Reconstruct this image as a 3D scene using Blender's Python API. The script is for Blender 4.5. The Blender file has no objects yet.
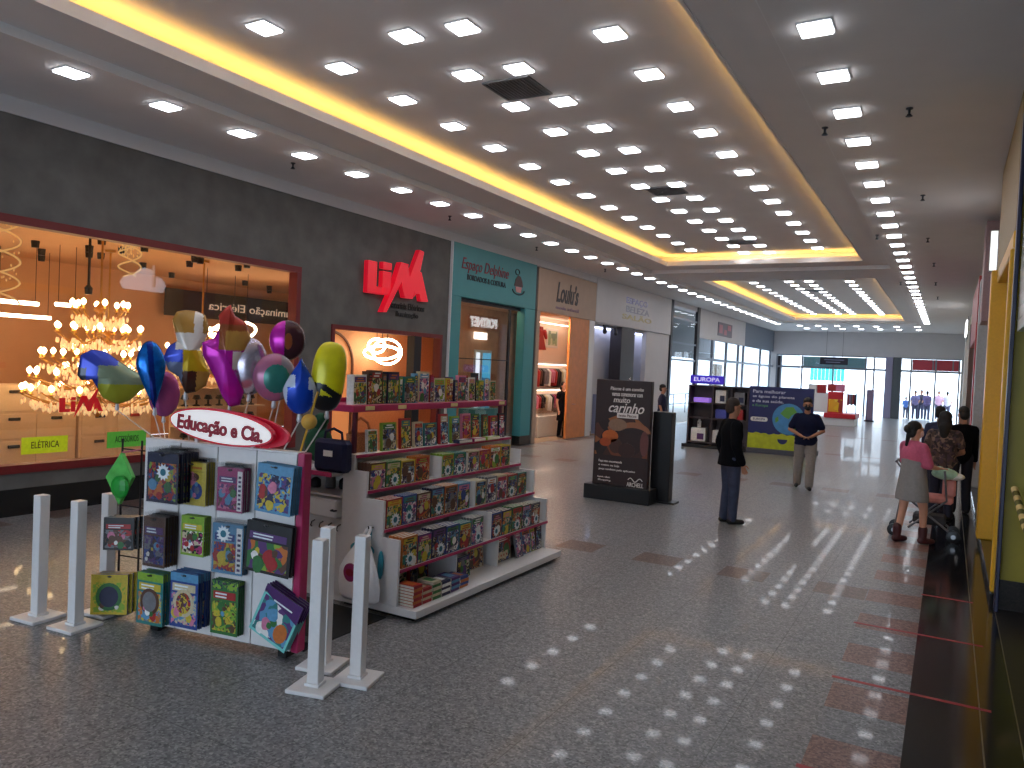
import bpy, math, random
from mathutils import Vector, Matrix
import numpy as np
rng = random.Random(11)
PI = math.pi
SC = bpy.context.scene
COL = SC.collection
# ------------------------------------------------------------------ camera
F, CH = 765.0, 2.1
v = np.array([950-512., 385-384., F]); Yc = v/np.linalg.norm(v)
u = np.array([0.045, -1., 0.]); u[2] = -(u@Yc)/Yc[2]; u /= np.linalg.norm(u)
Xc = np.cross(Yc, u)
if Xc[0] < 0: Xc = -Xc
R = np.array([Xc, Yc, u])
cam = bpy.data.cameras.new('camera'); cam.sensor_width = 36; cam.lens = F/1024*36; cam.clip_end = 300
co = bpy.data.objects.new('camera', cam); COL.objects.link(co)
co.matrix_world = Matrix(((R[0][0], -R[0][1], -R[0][2], 0), (R[1][0], -R[1][1], -R[1][2], 0), (R[2][0], -R[2][1], -R[2][2], CH), (0, 0, 0, 1)))
SC.camera = co
# ------------------------------------------------------------------ materials
def lin(c):
    return tuple(((x/255)/12.92 if x/255 <= .04045 else ((x/255+.055)/1.055)**2.4) for x in c)
MATS = {}
def mat(name, rgb, rough=.5, metal=0., noise=.08, scale=30., emis=0., spec=.5):
    if name in MATS: return MATS[name]
    m = bpy.data.materials.new(name); m.use_nodes = True
    nt = m.node_tree; b = nt.nodes['Principled BSDF']
    c = lin(rgb)
    b.inputs['Roughness'].default_value = rough; b.inputs['Metallic'].default_value = metal
    b.inputs['Specular IOR Level'].default_value = spec
    tc = nt.nodes.new('ShaderNodeTexCoord'); nz = nt.nodes.new('ShaderNodeTexNoise'); nz.inputs['Scale'].default_value = scale
    nz.inputs['Detail'].default_value = 3
    rp = nt.nodes.new('ShaderNodeValToRGB'); rp.color_ramp.elements[0].position = .3; rp.color_ramp.elements[1].position = .7
    rp.color_ramp.elements[0].color = tuple(x*(1-noise) for x in c)+(1,); rp.color_ramp.elements[1].color = tuple(min(1, x*(1+noise)) for x in c)+(1,)
    nt.links.new(tc.outputs['Object'], nz.inputs['Vector']); nt.links.new(nz.outputs['Fac'], rp.inputs['Fac']); nt.links.new(rp.outputs['Color'], b.inputs['Base Color'])
    if emis:
        b.inputs['Emission Color'].default_value = c+(1,); b.inputs['Emission Strength'].default_value = emis
    MATS[name] = m; return m
def glow(name, rgb, strength):
    if name in MATS: return MATS[name]
    m = bpy.data.materials.new(name); m.use_nodes = True; nt = m.node_tree; nt.nodes.clear()
    e = nt.nodes.new('ShaderNodeEmission'); e.inputs[0].default_value = lin(rgb)+(1,); e.inputs[1].default_value = strength
    o = nt.nodes.new('ShaderNodeOutputMaterial'); nt.links.new(e.outputs[0], o.inputs[0])
    MATS[name] = m; return m
def glass(name='clear_glass', refl=.06, tint=(255, 255, 255)):
    if name in MATS: return MATS[name]
    m = bpy.data.materials.new(name); m.use_nodes = True; nt = m.node_tree; nt.nodes.clear()
    t = nt.nodes.new('ShaderNodeBsdfTransparent'); t.inputs[0].default_value = lin(tint)+(1,)
    g = nt.nodes.new('ShaderNodeBsdfGlossy'); g.inputs['Roughness'].default_value = .02
    mx = nt.nodes.new('ShaderNodeMixShader'); mx.inputs[0].default_value = refl
    o = nt.nodes.new('ShaderNodeOutputMaterial')
    nt.links.new(t.outputs[0], mx.inputs[1]); nt.links.new(g.outputs[0], mx.inputs[2]); nt.links.new(mx.outputs[0], o.inputs[0])
    MATS[name] = m; return m
def granite(name, cols, rough=.12, joint=0.0, pitch=.93, scale=1.0):
    m = bpy.data.materials.new(name); m.use_nodes = True; nt = m.node_tree; b = nt.nodes['Principled BSDF']
    L = nt.links.new
    geo = nt.nodes.new('ShaderNodeNewGeometry')
    vo = nt.nodes.new('ShaderNodeTexVoronoi'); vo.inputs['Scale'].default_value = 75*scale
    sep = nt.nodes.new('ShaderNodeSeparateColor'); L(geo.outputs['Position'], vo.inputs['Vector']); L(vo.outputs['Color'], sep.inputs[0])
    nz = nt.nodes.new('ShaderNodeTexNoise'); nz.inputs['Scale'].default_value = 22*scale; nz.inputs['Detail'].default_value = 4
    L(geo.outputs['Position'], nz.inputs['Vector'])
    ad = nt.nodes.new('ShaderNodeMath'); ad.operation = 'MULTIPLY_ADD'; ad.inputs[1].default_value = .55
    L(sep.outputs[0], ad.inputs[0])
    ml = nt.nodes.new('ShaderNodeMath'); ml.operation = 'MULTIPLY'; ml.inputs[1].default_value = .5; L(nz.outputs['Fac'], ml.inputs[0]); L(ml.outputs[0], ad.inputs[2])
    rp = nt.nodes.new('ShaderNodeValToRGB'); els = rp.color_ramp.elements
    while len(els) < len(cols): els.new(.5)
    for i, (p, c) in enumerate(cols): els[i].position = p; els[i].color = lin(c)+(1,)
    L(ad.outputs[0], rp.inputs['Fac'])
    out = rp.outputs['Color']
    if joint:
        sx = nt.nodes.new('ShaderNodeSeparateXYZ'); L(geo.outputs['Position'], sx.inputs[0])
        mask = None
        for ax, off in (('X', .13), ('Y', .0)):
            a = nt.nodes.new('ShaderNodeMath'); a.operation = 'ADD'; a.inputs[1].default_value = 100*pitch+off; L(sx.outputs[ax], a.inputs[0])
            f = nt.nodes.new('ShaderNodeMath'); f.operation = 'MODULO'; f.inputs[1].default_value = pitch; L(a.outputs[0], f.inputs[0])
            c = nt.nodes.new('ShaderNodeMath'); c.operation = 'LESS_THAN'; c.inputs[1].default_value = .006; L(f.outputs[0], c.inputs[0])
            if mask is None: mask = c
            else:
                mm = nt.nodes.new('ShaderNodeMath'); mm.operation = 'MAXIMUM'; L(mask.outputs[0], mm.inputs[0]); L(c.outputs[0], mm.inputs[1]); mask = mm
        mr = nt.nodes.new('ShaderNodeMath'); mr.operation = 'MULTIPLY'; mr.inputs[1].default_value = joint; L(mask.outputs[0], mr.inputs[0])
        mix = nt.nodes.new('ShaderNodeMixRGB'); mix.inputs['Color2'].default_value = (.03, .03, .03, 1); L(mr.outputs[0], mix.inputs['Fac']); L(out, mix.inputs['Color1']); out = mix.outputs[0]
    L(out, b.inputs['Base Color']); b.inputs['Roughness'].default_value = .34; b.inputs['Specular IOR Level'].default_value = .22; b.inputs['Coat Weight'].default_value = .14; b.inputs['Coat Roughness'].default_value = rough; b.inputs['Coat IOR'].default_value = 1.45
    MATS[name] = m; return m
def cmix(name, cols, scale=14., rough=.45, metal=0.):
    """busy printed artwork: cells of a few ink colours"""
    if name in MATS: return MATS[name]
    m = bpy.data.materials.new(name); m.use_nodes = True; nt = m.node_tree; b = nt.nodes['Principled BSDF']; L = nt.links.new
    tc = nt.nodes.new('ShaderNodeTexCoord'); nz = nt.nodes.new('ShaderNodeTexNoise'); nz.inputs['Scale'].default_value = scale*.6; nz.inputs['Detail'].default_value = 1
    vo = nt.nodes.new('ShaderNodeTexVoronoi'); vo.inputs['Scale'].default_value = scale
    mx = nt.nodes.new('ShaderNodeMixRGB'); mx.inputs['Fac'].default_value = .12
    L(tc.outputs['Object'], nz.inputs['Vector']); L(tc.outputs['Object'], mx.inputs['Color1']); L(nz.outputs['Color'], mx.inputs['Color2']); L(mx.outputs[0], vo.inputs['Vector'])
    sep = nt.nodes.new('ShaderNodeSeparateColor'); L(vo.outputs['Color'], sep.inputs[0])
    rp = nt.nodes.new('ShaderNodeValToRGB'); rp.color_ramp.interpolation = 'CONSTANT'; els = rp.color_ramp.elements
    while len(els) < len(cols): els.new(.5)
    for i, c in enumerate(cols): els[i].position = i/len(cols); els[i].color = lin(c)+(1,)
    L(sep.outputs[0], rp.inputs['Fac']); L(rp.outputs['Color'], b.inputs['Base Color'])
    b.inputs['Roughness'].default_value = rough; b.inputs['Metallic'].default_value = metal
    MATS[name] = m; return m
PALETTE = {'red': (196, 36, 40), 'orange': (226, 120, 40), 'yellow': (232, 205, 50), 'lime': (150, 200, 50), 'green': (50, 130, 60), 'teal': (40, 140, 140),
 'sky blue': (90, 165, 215), 'blue': (40, 75, 165), 'navy': (28, 34, 80), 'purple': (95, 50, 130), 'magenta': (190, 40, 120), 'pink': (235, 130, 170),
 'white': (235, 235, 232), 'cream': (226, 210, 170), 'brown': (105, 65, 45), 'black': (22, 22, 26), 'grey': (130, 132, 138)}
PALETTE = {k: tuple(int(.90*(.88*x+.12*sum(c)/3)) if k not in ('white',) else x for x in c) for k, c in PALETTE.items()}
def ink(n): return mat('ink_'+n.replace(' ', '_'), PALETTE[n], rough=.4, noise=.12, scale=40)
# ------------------------------------------------------------------ mesh builder
MW = {}
class MB:
    def __init__(s): s.v = []; s.f = []; s.m = []; s.mats = []
    def mi(s, m):
        if m not in s.mats: s.mats.append(m)
        return s.mats.index(m)
    def add(s, vs, fs, m, M=None):
        o = len(s.v); k = s.mi(m)
        for p in vs:
            p = Vector(p)
            s.v.append(tuple(M @ p if M is not None else p))
        for f in fs: s.f.append(tuple(i+o for i in f)); s.m.append(k)
        return s
    def box(s, x0, x1, y0, y1, z0, z1, m, M=None):
        vs = [(x0, y0, z0), (x1, y0, z0), (x1, y1, z0), (x0, y1, z0), (x0, y0, z1), (x1, y0, z1), (x1, y1, z1), (x0, y1, z1)]
        return s.add(vs, [(3, 2, 1, 0), (4, 5, 6, 7), (0, 1, 5, 4), (1, 2, 6, 5), (2, 3, 7, 6), (3, 0, 4, 7)], m, M)
    def bbox(s, x0, x1, y0, y1, z0, z1, m, b=.005, M=None):
        """chamfered box"""
        vs = []; fs = []
        X = (x0, x1); Y = (y0, y1); Z = (z0, z1); idx = {}
        for i in (0, 1):
            for j in (0, 1):
                for k in (0, 1):
                    sx, sy, sz = (1 if i == 0 else -1), (1 if j == 0 else -1), (1 if k == 0 else -1)
                    for a in range(3):
                        p = [X[i]+sx*b, Y[j]+sy*b, Z[k]+sz*b]; p[a] = (X[i], Y[j], Z[k])[a]
                        idx[(i, j, k, a)] = len(vs); vs.append(tuple(p))
        for a in range(3):
            o = [q for q in range(3) if q != a]
            for sgn in (0, 1):
                q = []
                for (p0, p1) in ((0, 0), (1, 0), (1, 1), (0, 1)):
                    c = [0, 0, 0]; c[a] = sgn; c[o[0]] = p0; c[o[1]] = p1; q.append(idx[(*c, a)])
                fs.append(tuple(q))
        for a in range(3):
            o = [q for q in range(3) if q != a]
            for p0 in (0, 1):
                for p1 in (0, 1):
                    c0 = [0, 0, 0]; c0[o[0]] = p0; c0[o[1]] = p1; c1 = list(c0); c1[a] = 1
                    fs.append((idx[(*c0, o[0])], idx[(*c1, o[0])], idx[(*c1, o[1])], idx[(*c0, o[1])]))
        for i in (0, 1):
            for j in (0, 1):
                for k in (0, 1): fs.append((idx[(i, j, k, 0)], idx[(i, j, k, 1)], idx[(i, j, k, 2)]))
        return s.add(vs, fs, m, M)
    def prism(s, pts, h0, h1, m, M=None):
        """polygon in local XY extruded along Z"""
        n = len(pts)
        vs = [(p[0], p[1], h0) for p in pts]+[(p[0], p[1], h1) for p in pts]
        fs = [tuple(range(n-1, -1, -1)), tuple(range(n, 2*n))]+[(i, (i+1) % n, n+(i+1) % n, n+i) for i in range(n)]
        return s.add(vs, fs, m, M)
    def tube(s, pts, r, m, n=8, M=None, r1=None):
        pts = [Vector(p) for p in pts]; vs = []; fs = []
        N = len(pts)
        for i, p in enumerate(pts):
            d = (pts[min(i+1, N-1)]-pts[max(i-1, 0)]).normalized()
            a = d.orthogonal().normalized() if i == 0 else (a-d*a.dot(d)).normalized()
            b = d.cross(a)
            rr = r if r1 is None else r+(r1-r)*i/(N-1)
            for k in range(n):
                t = 2*PI*k/n; vs.append(p+(a*math.cos(t)+b*math.sin(t))*rr)
        for i in range(N-1):
            for k in range(n):
                fs.append((i*n+k, i*n+(k+1) % n, (i+1)*n+(k+1) % n, (i+1)*n+k))
        fs.append(tuple(range(n-1, -1, -1))); fs.append(tuple((N-1)*n+k for k in range(n)))
        return s.add(vs, fs, m, M)
    def lathe(s, prof, m, n=16, M=None):
        vs = []; fs = []
        for (r, z) in prof:
            for k in range(n):
                t = 2*PI*k/n; vs.append((r*math.cos(t), r*math.sin(t), z))
        for i in range(len(prof)-1):
            for k in range(n): fs.append((i*n+k, i*n+(k+1) % n, (i+1)*n+(k+1) % n, (i+1)*n+k))
        fs.append(tuple(range(n-1, -1, -1))); fs.append(tuple((len(prof)-1)*n+k for k in range(n)))
        return s.add(vs, fs, m, M)
    def ell(s, c, r, m, n=12, M=None, rot=None):
        vs = []; fs = []; k2 = max(6, n//2+2)
        Q = rot if rot is not None else Matrix.Identity(3)
        for i in range(1, k2):
            ph = PI*i/k2
            for k in range(n):
                t = 2*PI*k/n
                vs.append(Vector(c)+Q @ Vector((r[0]*math.sin(ph)*math.cos(t), r[1]*math.sin(ph)*math.sin(t), r[2]*math.cos(ph))))
        top = len(vs); vs.append(Vector(c)+Q @ Vector((0, 0, r[2]))); vs.append(Vector(c)-Q @ Vector((0, 0, r[2])))
        for i in range(k2-2):
            for k in range(n): fs.append((i*n+k, (i+1)*n+k, (i+1)*n+(k+1) % n, i*n+(k+1) % n))
        for k in range(n):
            fs.append((top, k, (k+1) % n)); fs.append((top+1, (k2-2)*n+(k+1) % n, (k2-2)*n+k))
        return s.add(vs, fs, m, M)
    def cap(s, p0, r0, p1, r1, m, n=12, M=None):
        """tapered capsule: closed"""
        p0 = Vector(p0); p1 = Vector(p1); d = p1-p0; L = max(d.length, 1e-5); d = d/L
        a = d.orthogonal().normalized(); b = d.cross(a); vs = []; fs = []
        rings = []
        for i in range(1, 4): ph = PI/2*i/3; rings.append((-r0*math.cos(ph), r0*math.sin(ph)))
        for i in range(0, 3): ph = PI/2*i/3; rings.append((L+r1*math.sin(ph), r1*math.cos(ph)))
        for (t, r) in rings:
            for k in range(n):
                an = 2*PI*k/n; vs.append(p0+d*t+(a*math.cos(an)+b*math.sin(an))*r)
        A = len(vs); vs.append(p0-d*r0); vs.append(p1+d*r1)
        for i in range(len(rings)-1):
            for k in range(n): fs.append((i*n+k, i*n+(k+1) % n, (i+1)*n+(k+1) % n, (i+1)*n+k))
        for k in range(n):
            fs.append((A, (k+1) % n, k)); fs.append((A+1, (len(rings)-1)*n+k, (len(rings)-1)*n+(k+1) % n))
        return s.add(vs, fs, m, M)
    def build(s, name, parent=None, loc=None, smooth=False, world=True, rz=0.):
        """world=True: vertices are in world space; they are moved into the parent's (or own) frame. world=False: vertices are local already"""
        me = bpy.data.meshes.new(name)
        if world and parent is not None:
            inv = MW[parent.name].inverted(); vv = [tuple(inv @ Vector(p)) for p in s.v]
        elif world and loc is None:
            xs = [p[0] for p in s.v]; ys = [p[1] for p in s.v]; zs = [p[2] for p in s.v]
            loc = ((min(xs)+max(xs))/2, (min(ys)+max(ys))/2, min(zs)); vv = [(p[0]-loc[0], p[1]-loc[1], p[2]-loc[2]) for p in s.v]
        elif world: vv = [(p[0]-loc[0], p[1]-loc[1], p[2]-loc[2]) for p in s.v]
        else: vv = s.v
        me.from_pydata(vv, [], s.f)
        for m in s.mats: me.materials.append(m)
        me.polygons.foreach_set('material_index', s.m)
        if smooth: me.polygons.foreach_set('use_smooth', [True]*len(s.f))
        me.update()
        o = bpy.data.objects.new(name, me); COL.objects.link(o)
        if parent is not None:
            o.parent = parent
            if not world and loc is not None: o.location = loc; o.rotation_euler.z = rz
            L = Matrix.Translation(o.location) @ Matrix.Rotation(rz, 4, 'Z')
            MW[o.name] = MW[parent.name] @ (L if not world else Matrix.Identity(4))
        else:
            o.location = loc or (0, 0, 0); o.rotation_euler.z = rz
            MW[o.name] = Matrix.Translation(o.location) @ Matrix.Rotation(rz, 4, 'Z')
        return o
def tag(o, label=None, cat=None, group=None, kind=None):
    if label: o['label'] = label
    if cat: o['category'] = cat
    if group: o['group'] = group
    if kind: o['kind'] = kind
    return o
def root(name, loc, label, cat, group=None, rz=0.):
    o = bpy.data.objects.new(name, None); o.empty_display_size = .1; COL.objects.link(o)
    o.location = loc; o.rotation_euler.z = rz
    MW[o.name] = Matrix.Translation(loc) @ Matrix.Rotation(rz, 4, 'Z')
    return tag(o, label, cat, group)
def struct(mb, name, **k):
    return tag(mb.build(name, **k), kind='structure')
def copy_tree(o, parent=None):
    c = o.copy(); COL.objects.link(c)
    if parent is not None: c.parent = parent
    MW[c.name] = MW[o.name]
    for ch in list(o.children): copy_tree(ch, c)
    return c
def text(s, m, parent, loc, rz=0., w=None, h=None, size=.2, ext=.005, shear=0., bold=0., name='lettering', tilt=0., align='CENTER', mirror=False):
    """standing lettering: local X along reading direction, faces local -Y turned by rz"""
    cu = bpy.data.curves.new(name, 'FONT'); cu.body = s; cu.size = size; cu.extrude = ext; cu.shear = shear; cu.offset = bold
    cu.align_x = align; cu.align_y = 'CENTER'; cu.resolution_u = 3
    cu.materials.append(m)
    o = bpy.data.objects.new(name, cu); COL.objects.link(o)
    bpy.context.view_layer.update()
    d = o.dimensions
    sx = (w/d.x) if w and d.x else 1; sy = (h/d.y) if h and d.y else sx
    if not w and h: sx = sy
    M = Matrix.Translation(loc) @ Matrix.Rotation(rz, 4, 'Z') @ Matrix.Rotation(PI/2, 4, 'X') @ Matrix.Rotation(tilt, 4, 'Z')
    if parent is not None: M = MW[parent.name].inverted() @ M
    me = bpy.data.meshes.new_from_object(o.evaluated_get(bpy.context.evaluated_depsgraph_get()))
    bpy.data.objects.remove(o)
    if mirror: me.transform(Matrix.Scale(-1, 4, (1, 0, 0))); me.flip_normals()
    me.transform(Matrix.Diagonal((sx, sy, 1, 1)))
    o = bpy.data.objects.new(name, me); COL.objects.link(o)
    if parent is not None: o.parent = parent
    o.matrix_basis = M
    MW[o.name] = (MW[parent.name] @ M) if parent is not None else M
    return o
ORD = 'first second third fourth fifth sixth seventh eighth ninth tenth eleventh twelfth thirteenth fourteenth fifteenth sixteenth seventeenth eighteenth nineteenth twentieth'.split()
def nth(i):
    if i < 20: return ORD[i]
    t = {2: 'twenty', 3: 'thirty', 4: 'forty'}
    n = i+1
    if n % 10 == 0: return {30: 'thirtieth', 40: 'fortieth'}[n]
    return t[n//10]+'-'+ORD[n % 10-1]
white_paint = mat('white_plaster', (205, 203, 205), .75, noise=.02, scale=3)
ceil_paint = mat('ceiling_paint', (232, 227, 224), .8, noise=.02, scale=2)
concrete = mat('charcoal_concrete', (96, 94, 92), .75, noise=.18, scale=3)
black_gran = mat('black_granite', (24, 25, 28), .12, noise=.4, scale=80)
white_lam = mat('white_laminate', (228, 226, 226), .35, noise=.02)
magenta_lam = mat('magenta_laminate', (176, 40, 92), .35, noise=.03)
black_plast = mat('black_plastic', (18, 18, 20), .4)
metal_grey = mat('brushed_metal', (150, 152, 156), .35, .9, noise=.05)
dark_metal = mat('dark_metal', (48, 48, 54), .4, .6)
frame_red = mat('dark_red_frame', (112, 20, 26), .5)
paper = mat('paper_pages', (225, 220, 205), .8)
CL = glass()
exec_order = []
# ================================================================== SETTING
g_grey = granite('grey_granite', [(.12, (68, 70, 73)), (.42, (117, 118, 121)), (.62, (131, 132, 135)), (.88, (168, 168, 168))], .035, joint=.55)
g_red = granite('red_granite', [(.1, (70, 48, 44)), (.5, (128, 92, 84)), (.85, (160, 126, 116))], .05)
g_dark = granite('brown_granite', [(.1, (62, 50, 46)), (.5, (100, 82, 76)), (.85, (134, 114, 106))], .05)
g_shop = granite('dark_shop_floor', [(.2, (26, 22, 20)), (.8, (46, 38, 34))], .15, joint=.6, pitch=1.2)
def floor():
    bands = [(4.35+.93*k, 4.35+.93*k+.465) for k in range(-8, 49)]
    rows = [(8.05, 8.50), (15.5, 15.95), (22.95, 23.4), (30.4, 30.85), (37.85, 38.3)]
    xt = [(-3.93-.95*k, -3.46-.95*k) for k in range(-3, 7)]
    xs = sorted({-9.77, -.60, -.13, .47, 1.9, -9.3}.union(*[set(t) for t in xt])); xs = [x for x in xs if -9.77 <= x <= 1.9]
    ys = sorted({-7., 50.}.union(*[set(b) for b in bands], *[set(r) for r in rows])); ys = [y for y in ys if -7 <= y <= 50]
    mb = MB(); nx = len(xs)
    vs = [(x, y, 0) for y in ys for x in xs]
    grp = {}
    for j in range(len(ys)-1):
        for i in range(nx-1):
            cx, cy = (xs[i]+xs[i+1])/2, (ys[j]+ys[j+1])/2
            if cx > .47: m = g_shop
            elif cx > -.13: m = black_gran
            elif cx > -.6: m = g_red if any(a < cy < b for a, b in bands) else g_grey
            elif cx < -9.3: m = g_dark if any(a < cy < b for a, b in bands) else g_grey
            elif any(a < cy < b for a, b in rows) and any(a < cx < b for a, b in xt): m = g_dark
            else: m = g_grey
            grp.setdefault(m, []).append((j*nx+i, j*nx+i+1, (j+1)*nx+i+1, (j+1)*nx+i))
    first = True
    mb.v = vs
    for m, fs in grp.items():
        k = mb.mi(m)
        for f in fs: mb.f.append(f); mb.m.append(k)
    # thickness below
    mb.box(-9.77, 1.9, -7, 50, -.12, -.02, g_shop)
    struct(mb, 'floor', loc=(0, 0, 0))
floor()
for i, (y, x0, x1) in enumerate([(4.38, -.62, .33), (5.84, -.62, .34), (7.26, -.62, .34), (8.66, -.14, .30)]):
    mb = MB(); mb.box(x0, x1, y-.02, y+.02, .0004, .0012, mat('red_tape', (170, 36, 44), .5))
    tag(mb.build('floor_tape'), 'thin red tape line across the black floor strip, %s from the camera' % nth(i), 'tape', 'red queue tapes on the floor')
mb = MB(); mb.box(.27, .278, -2, 50, .0003, .0012, mat('brass_joint', (150, 135, 110), .3, .8)); mb.box(.47, .478, -2, 8.5, .0003, .0012, MATS['brass_joint'])
struct(mb, 'trim_1')
XL, XR = -9.77, .55
# ceiling: soffit ring, cross beams, raised coffers with hidden cove lips
S1, S2, S3 = 5.0, 5.10, 5.4
OX0, OX1, LX0, LX1 = -7.87, -1.45, -7.1, -2.05
COFF = [(-2.2, -1.5, 20.9, 21.8), (23.7, 24.5, 41.6, 42.4)]   # outer y0, lip y0, lip y1, outer y1
mb = MB()
mb.box(-10.2, OX0, -7.1, 50.3, S1, S1+.06, ceil_paint); mb.box(OX1, 3.0, -7.1, 50.3, S1, S1+.06, ceil_paint)
for a, b in ((-7.1, COFF[0][0]), (COFF[0][3], COFF[1][0]), (COFF[1][3], 50.3)): mb.box(OX0, OX1, a, b, S1, S1+.06, ceil_paint)
struct(mb, 'ceiling')
for (a, b, c, d) in COFF:
    mb = MB()
    t = .03
    # fascia of the step
    fw = mat('fascia_white', (246, 244, 242), .7, noise=.01)
    mb.box(OX0-t, OX0+.006, a, d, S1+.001, S2+.05, fw); mb.box(OX1-.006, OX1+t, a, d, S1+.001, S2+.05, fw)
    mb.box(OX0+.006, OX1-.006, a-t, a+.006, S1+.001, S2+.05, fw); mb.box(OX0+.006, OX1-.006, d-.006, d+t, S1+.001, S2+.05, fw)
    # shelf between step and lip
    mb.box(OX0, LX0, a, d, S2, S2+.04, ceil_paint); mb.box(LX1, OX1, a, d, S2, S2+.04, ceil_paint)
    mb.box(LX0, LX1, a, b, S2, S2+.04, ceil_paint); mb.box(LX0, LX1, c, d, S2, S2+.04, ceil_paint)
    # lip
    mb.box(LX0-.03, LX0+.004, b, c, S2-.01, S2+.12, ceil_paint); mb.box(LX1-.004, LX1+.03, b, c, S2-.01, S2+.12, ceil_paint)
    mb.box(LX0-.03, LX1+.03, c-.004, c+.03, S2-.01, S2+.12, ceil_paint); mb.box(LX0-.03, LX1+.03, b-.03, b+.004, S2-.01, S2+.12, ceil_paint)
    # trough back walls
    q = .52
    mb.box(LX0-q-.03, LX0-q, b-q, c+q, S2+.041, S3, ceil_paint); mb.box(LX1+q, LX1+q+.03, b-q, c+q, S2+.041, S3, ceil_paint)
    mb.box(LX0-q, LX1+q, c+q, c+q+.03, S2+.041, S3, ceil_paint); mb.box(LX0-q, LX1+q, b-q-.03, b-q, S2+.041, S3, ceil_paint)
    mb.box(LX0-q, LX1+q, b-q, c+q, S3, S3+.05, ceil_paint)
    struct(mb, 'ceiling')
    led = glow('warm_led', (255, 196, 96), 20.)
    k = LX0-.13, LX1+.13, b-.13, c+.13
    w = .02
    for nme, bx in (('long side by the shopfronts', (k[0]-w, k[0]+w, k[2], k[3])), ('long side by the black floor', (k[1]-w, k[1]+w, k[2], k[3])), ('far short side', (k[0]+.05, k[1]-.05, k[3]-w, k[3]+w))):
        mb = MB(); mb.box(*bx, S2+.06, S2+.085, led)
        tag(mb.build('cove_light_strip'), 'warm cove light strip of the %s ceiling recess, %s' % ('near' if a < 0 else 'far', nme), 'light strip', 'warm cove lights in the ceiling')
mb = MB(); mb.box(-20, 4, -7.4, 50.4, 5.62, 5.8, concrete); struct(mb, 'roof')
# recessed square LED panels
lamp = glow('panel_light', (246, 248, 255), 20.)
lamp_frame = mat('lamp_frame', (225, 225, 225), .4)
def light_proto():
    r = root('ceiling_light', (0, 0, 0), 'square LED panel', 'ceiling light')
    mb = MB(); s = .136
    for a in ((-s, s, -s, -s+.012), (-s, s, s-.012, s), (-s, -s+.012, -s+.012, s-.012), (s-.012, s, -s+.012, s-.012)): mb.box(*a, -.014, -.001, lamp_frame)
    mb.build('frame', r, loc=(0, 0, 0), world=False)
    mb = MB(); mb.box(-.122, .122, -.122, .122, -.030, -.002, lamp); mb.build('diffuser', r, loc=(0, 0, 0), world=False)
    return r
LP = light_proto(); LPused = False
def place_light(x, y, z, label, group):
    global LPused
    o = LP if not LPused else copy_tree(LP)
    LPused = True
    o.location = (x, y, z); tag(o, label, 'ceiling light', group)
def row(x, y0, n, z, what, step=1.125, start=0):
    for k in range(n):
        place_light(x, y0+step*k, z, 'square LED panel, %s from the camera in %s' % (nth(k), what), 'recessed LED panels in '+what)
row(-8.24, 4.71, 35, S1, 'the row beside the shopfronts')
row(-1.11, 5.59, 33, S1, 'the row over the black floor strip')
for x, y0, n, w in ((-6.18, 2.08, 17, 'the near recess, row beside the glow'), (-4.96, 1.70, 18, 'the near recess, row before the vents'),
                    (-4.32, 1.77, 18, 'the near recess, row past the vents'), (-3.06, 2.48, 17, 'the near recess, row by the black strip')):
    row(x, y0, n, S3, w)
for x, y0, n, w in ((-6.18, 25.4, 15, 'the far recess, row beside the glow'), (-4.96, 25.2, 15, 'the far recess, row before the vent'),
                    (-4.32, 25.2, 15, 'the far recess, row past the vent'), (-3.06, 25.4, 15, 'the far recess, row by the black strip')):
    row(x, y0, n, S3, w)
for y, w in ((44.2, 'the crosswise row after the far recess'), (46.6, 'the crosswise row before the end wall')):
    for k in range(7): place_light(-7.3+.95*k, y, S1, 'square LED panel, %s from the shopfronts in %s' % (nth(k), w), 'recessed LED panels in '+w)
# air vents
for i, y in enumerate((7.93, 13.45, 19.2, 30.5)):
    r = root('ceiling_vent', (-4.64, y, S3), 'dark slatted square air vent in the ceiling recess, %s from the camera' % nth(i), 'vent', 'ceiling air vents')
    fm = mat('vent_grey', (120, 120, 122), .5)
    mb = MB(); s = .31
    for a in ((-s, s, -s, -s+.03), (-s, s, s-.03, s), (-s, -s+.03, -s+.03, s-.03), (s-.03, s, -s+.03, s-.03)): mb.box(*a, -.02, -.001, fm)
    mb.build('frame', r, loc=(0, 0, 0), world=False)
    mb = MB()
    for k in range(12):
        M = Matrix.Translation((-.255+k*.0464, 0, -.012)) @ Matrix.Rotation(.25, 4, 'Y'); mb.box(-.018, .018, -.27, .27, -.002, .002, fm, M)
    mb.box(-.28, .28, -.28, .28, -.0035, -.0015, mat('vent_back', (110, 110, 112), .6))
    mb.build('slats', r, loc=(0, 0, 0), world=False)
# sprinklers
for i, (x, y) in enumerate([(-.52, 9.09), (-.51, 13.35), (-.53, 17.31), (-.48, 20.91), (-.5, 24.9), (-.5, 29.), (-1.40, 9.44), (-1.40, 16.71), (-1.38, 24.7), (-8.76, 8.37), (-8.76, 12.54), (-8.88, 16.44), (-8.8, 20.5)]):
    mb = MB(); M = Matrix.Translation((x, y, S1))
    mb.lathe([(.035, 0), (.035, -.012), (.014, -.015), (.012, -.06), (.022, -.065), (.022, -.075), (.008, -.08)], dark_metal, 10, M); mb.lathe([(.034, -.082), (.034, -.088), (.004, -.09)], dark_metal, 10, M)
    tag(mb.build('fire_sprinkler'), 'small dark fire sprinkler, %s from the camera %s' % (nth([0, 1, 2, 3, 4, 5, 0, 1, 2, 0, 1, 2, 3][i]), 'over the black floor strip' if i < 6 else ('beside the lamp row' if i < 9 else 'over the shopfronts')), 'sprinkler', 'fire sprinklers')
mb = MB(); M = Matrix.Translation((-1.2, 20.3, S1))
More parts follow.
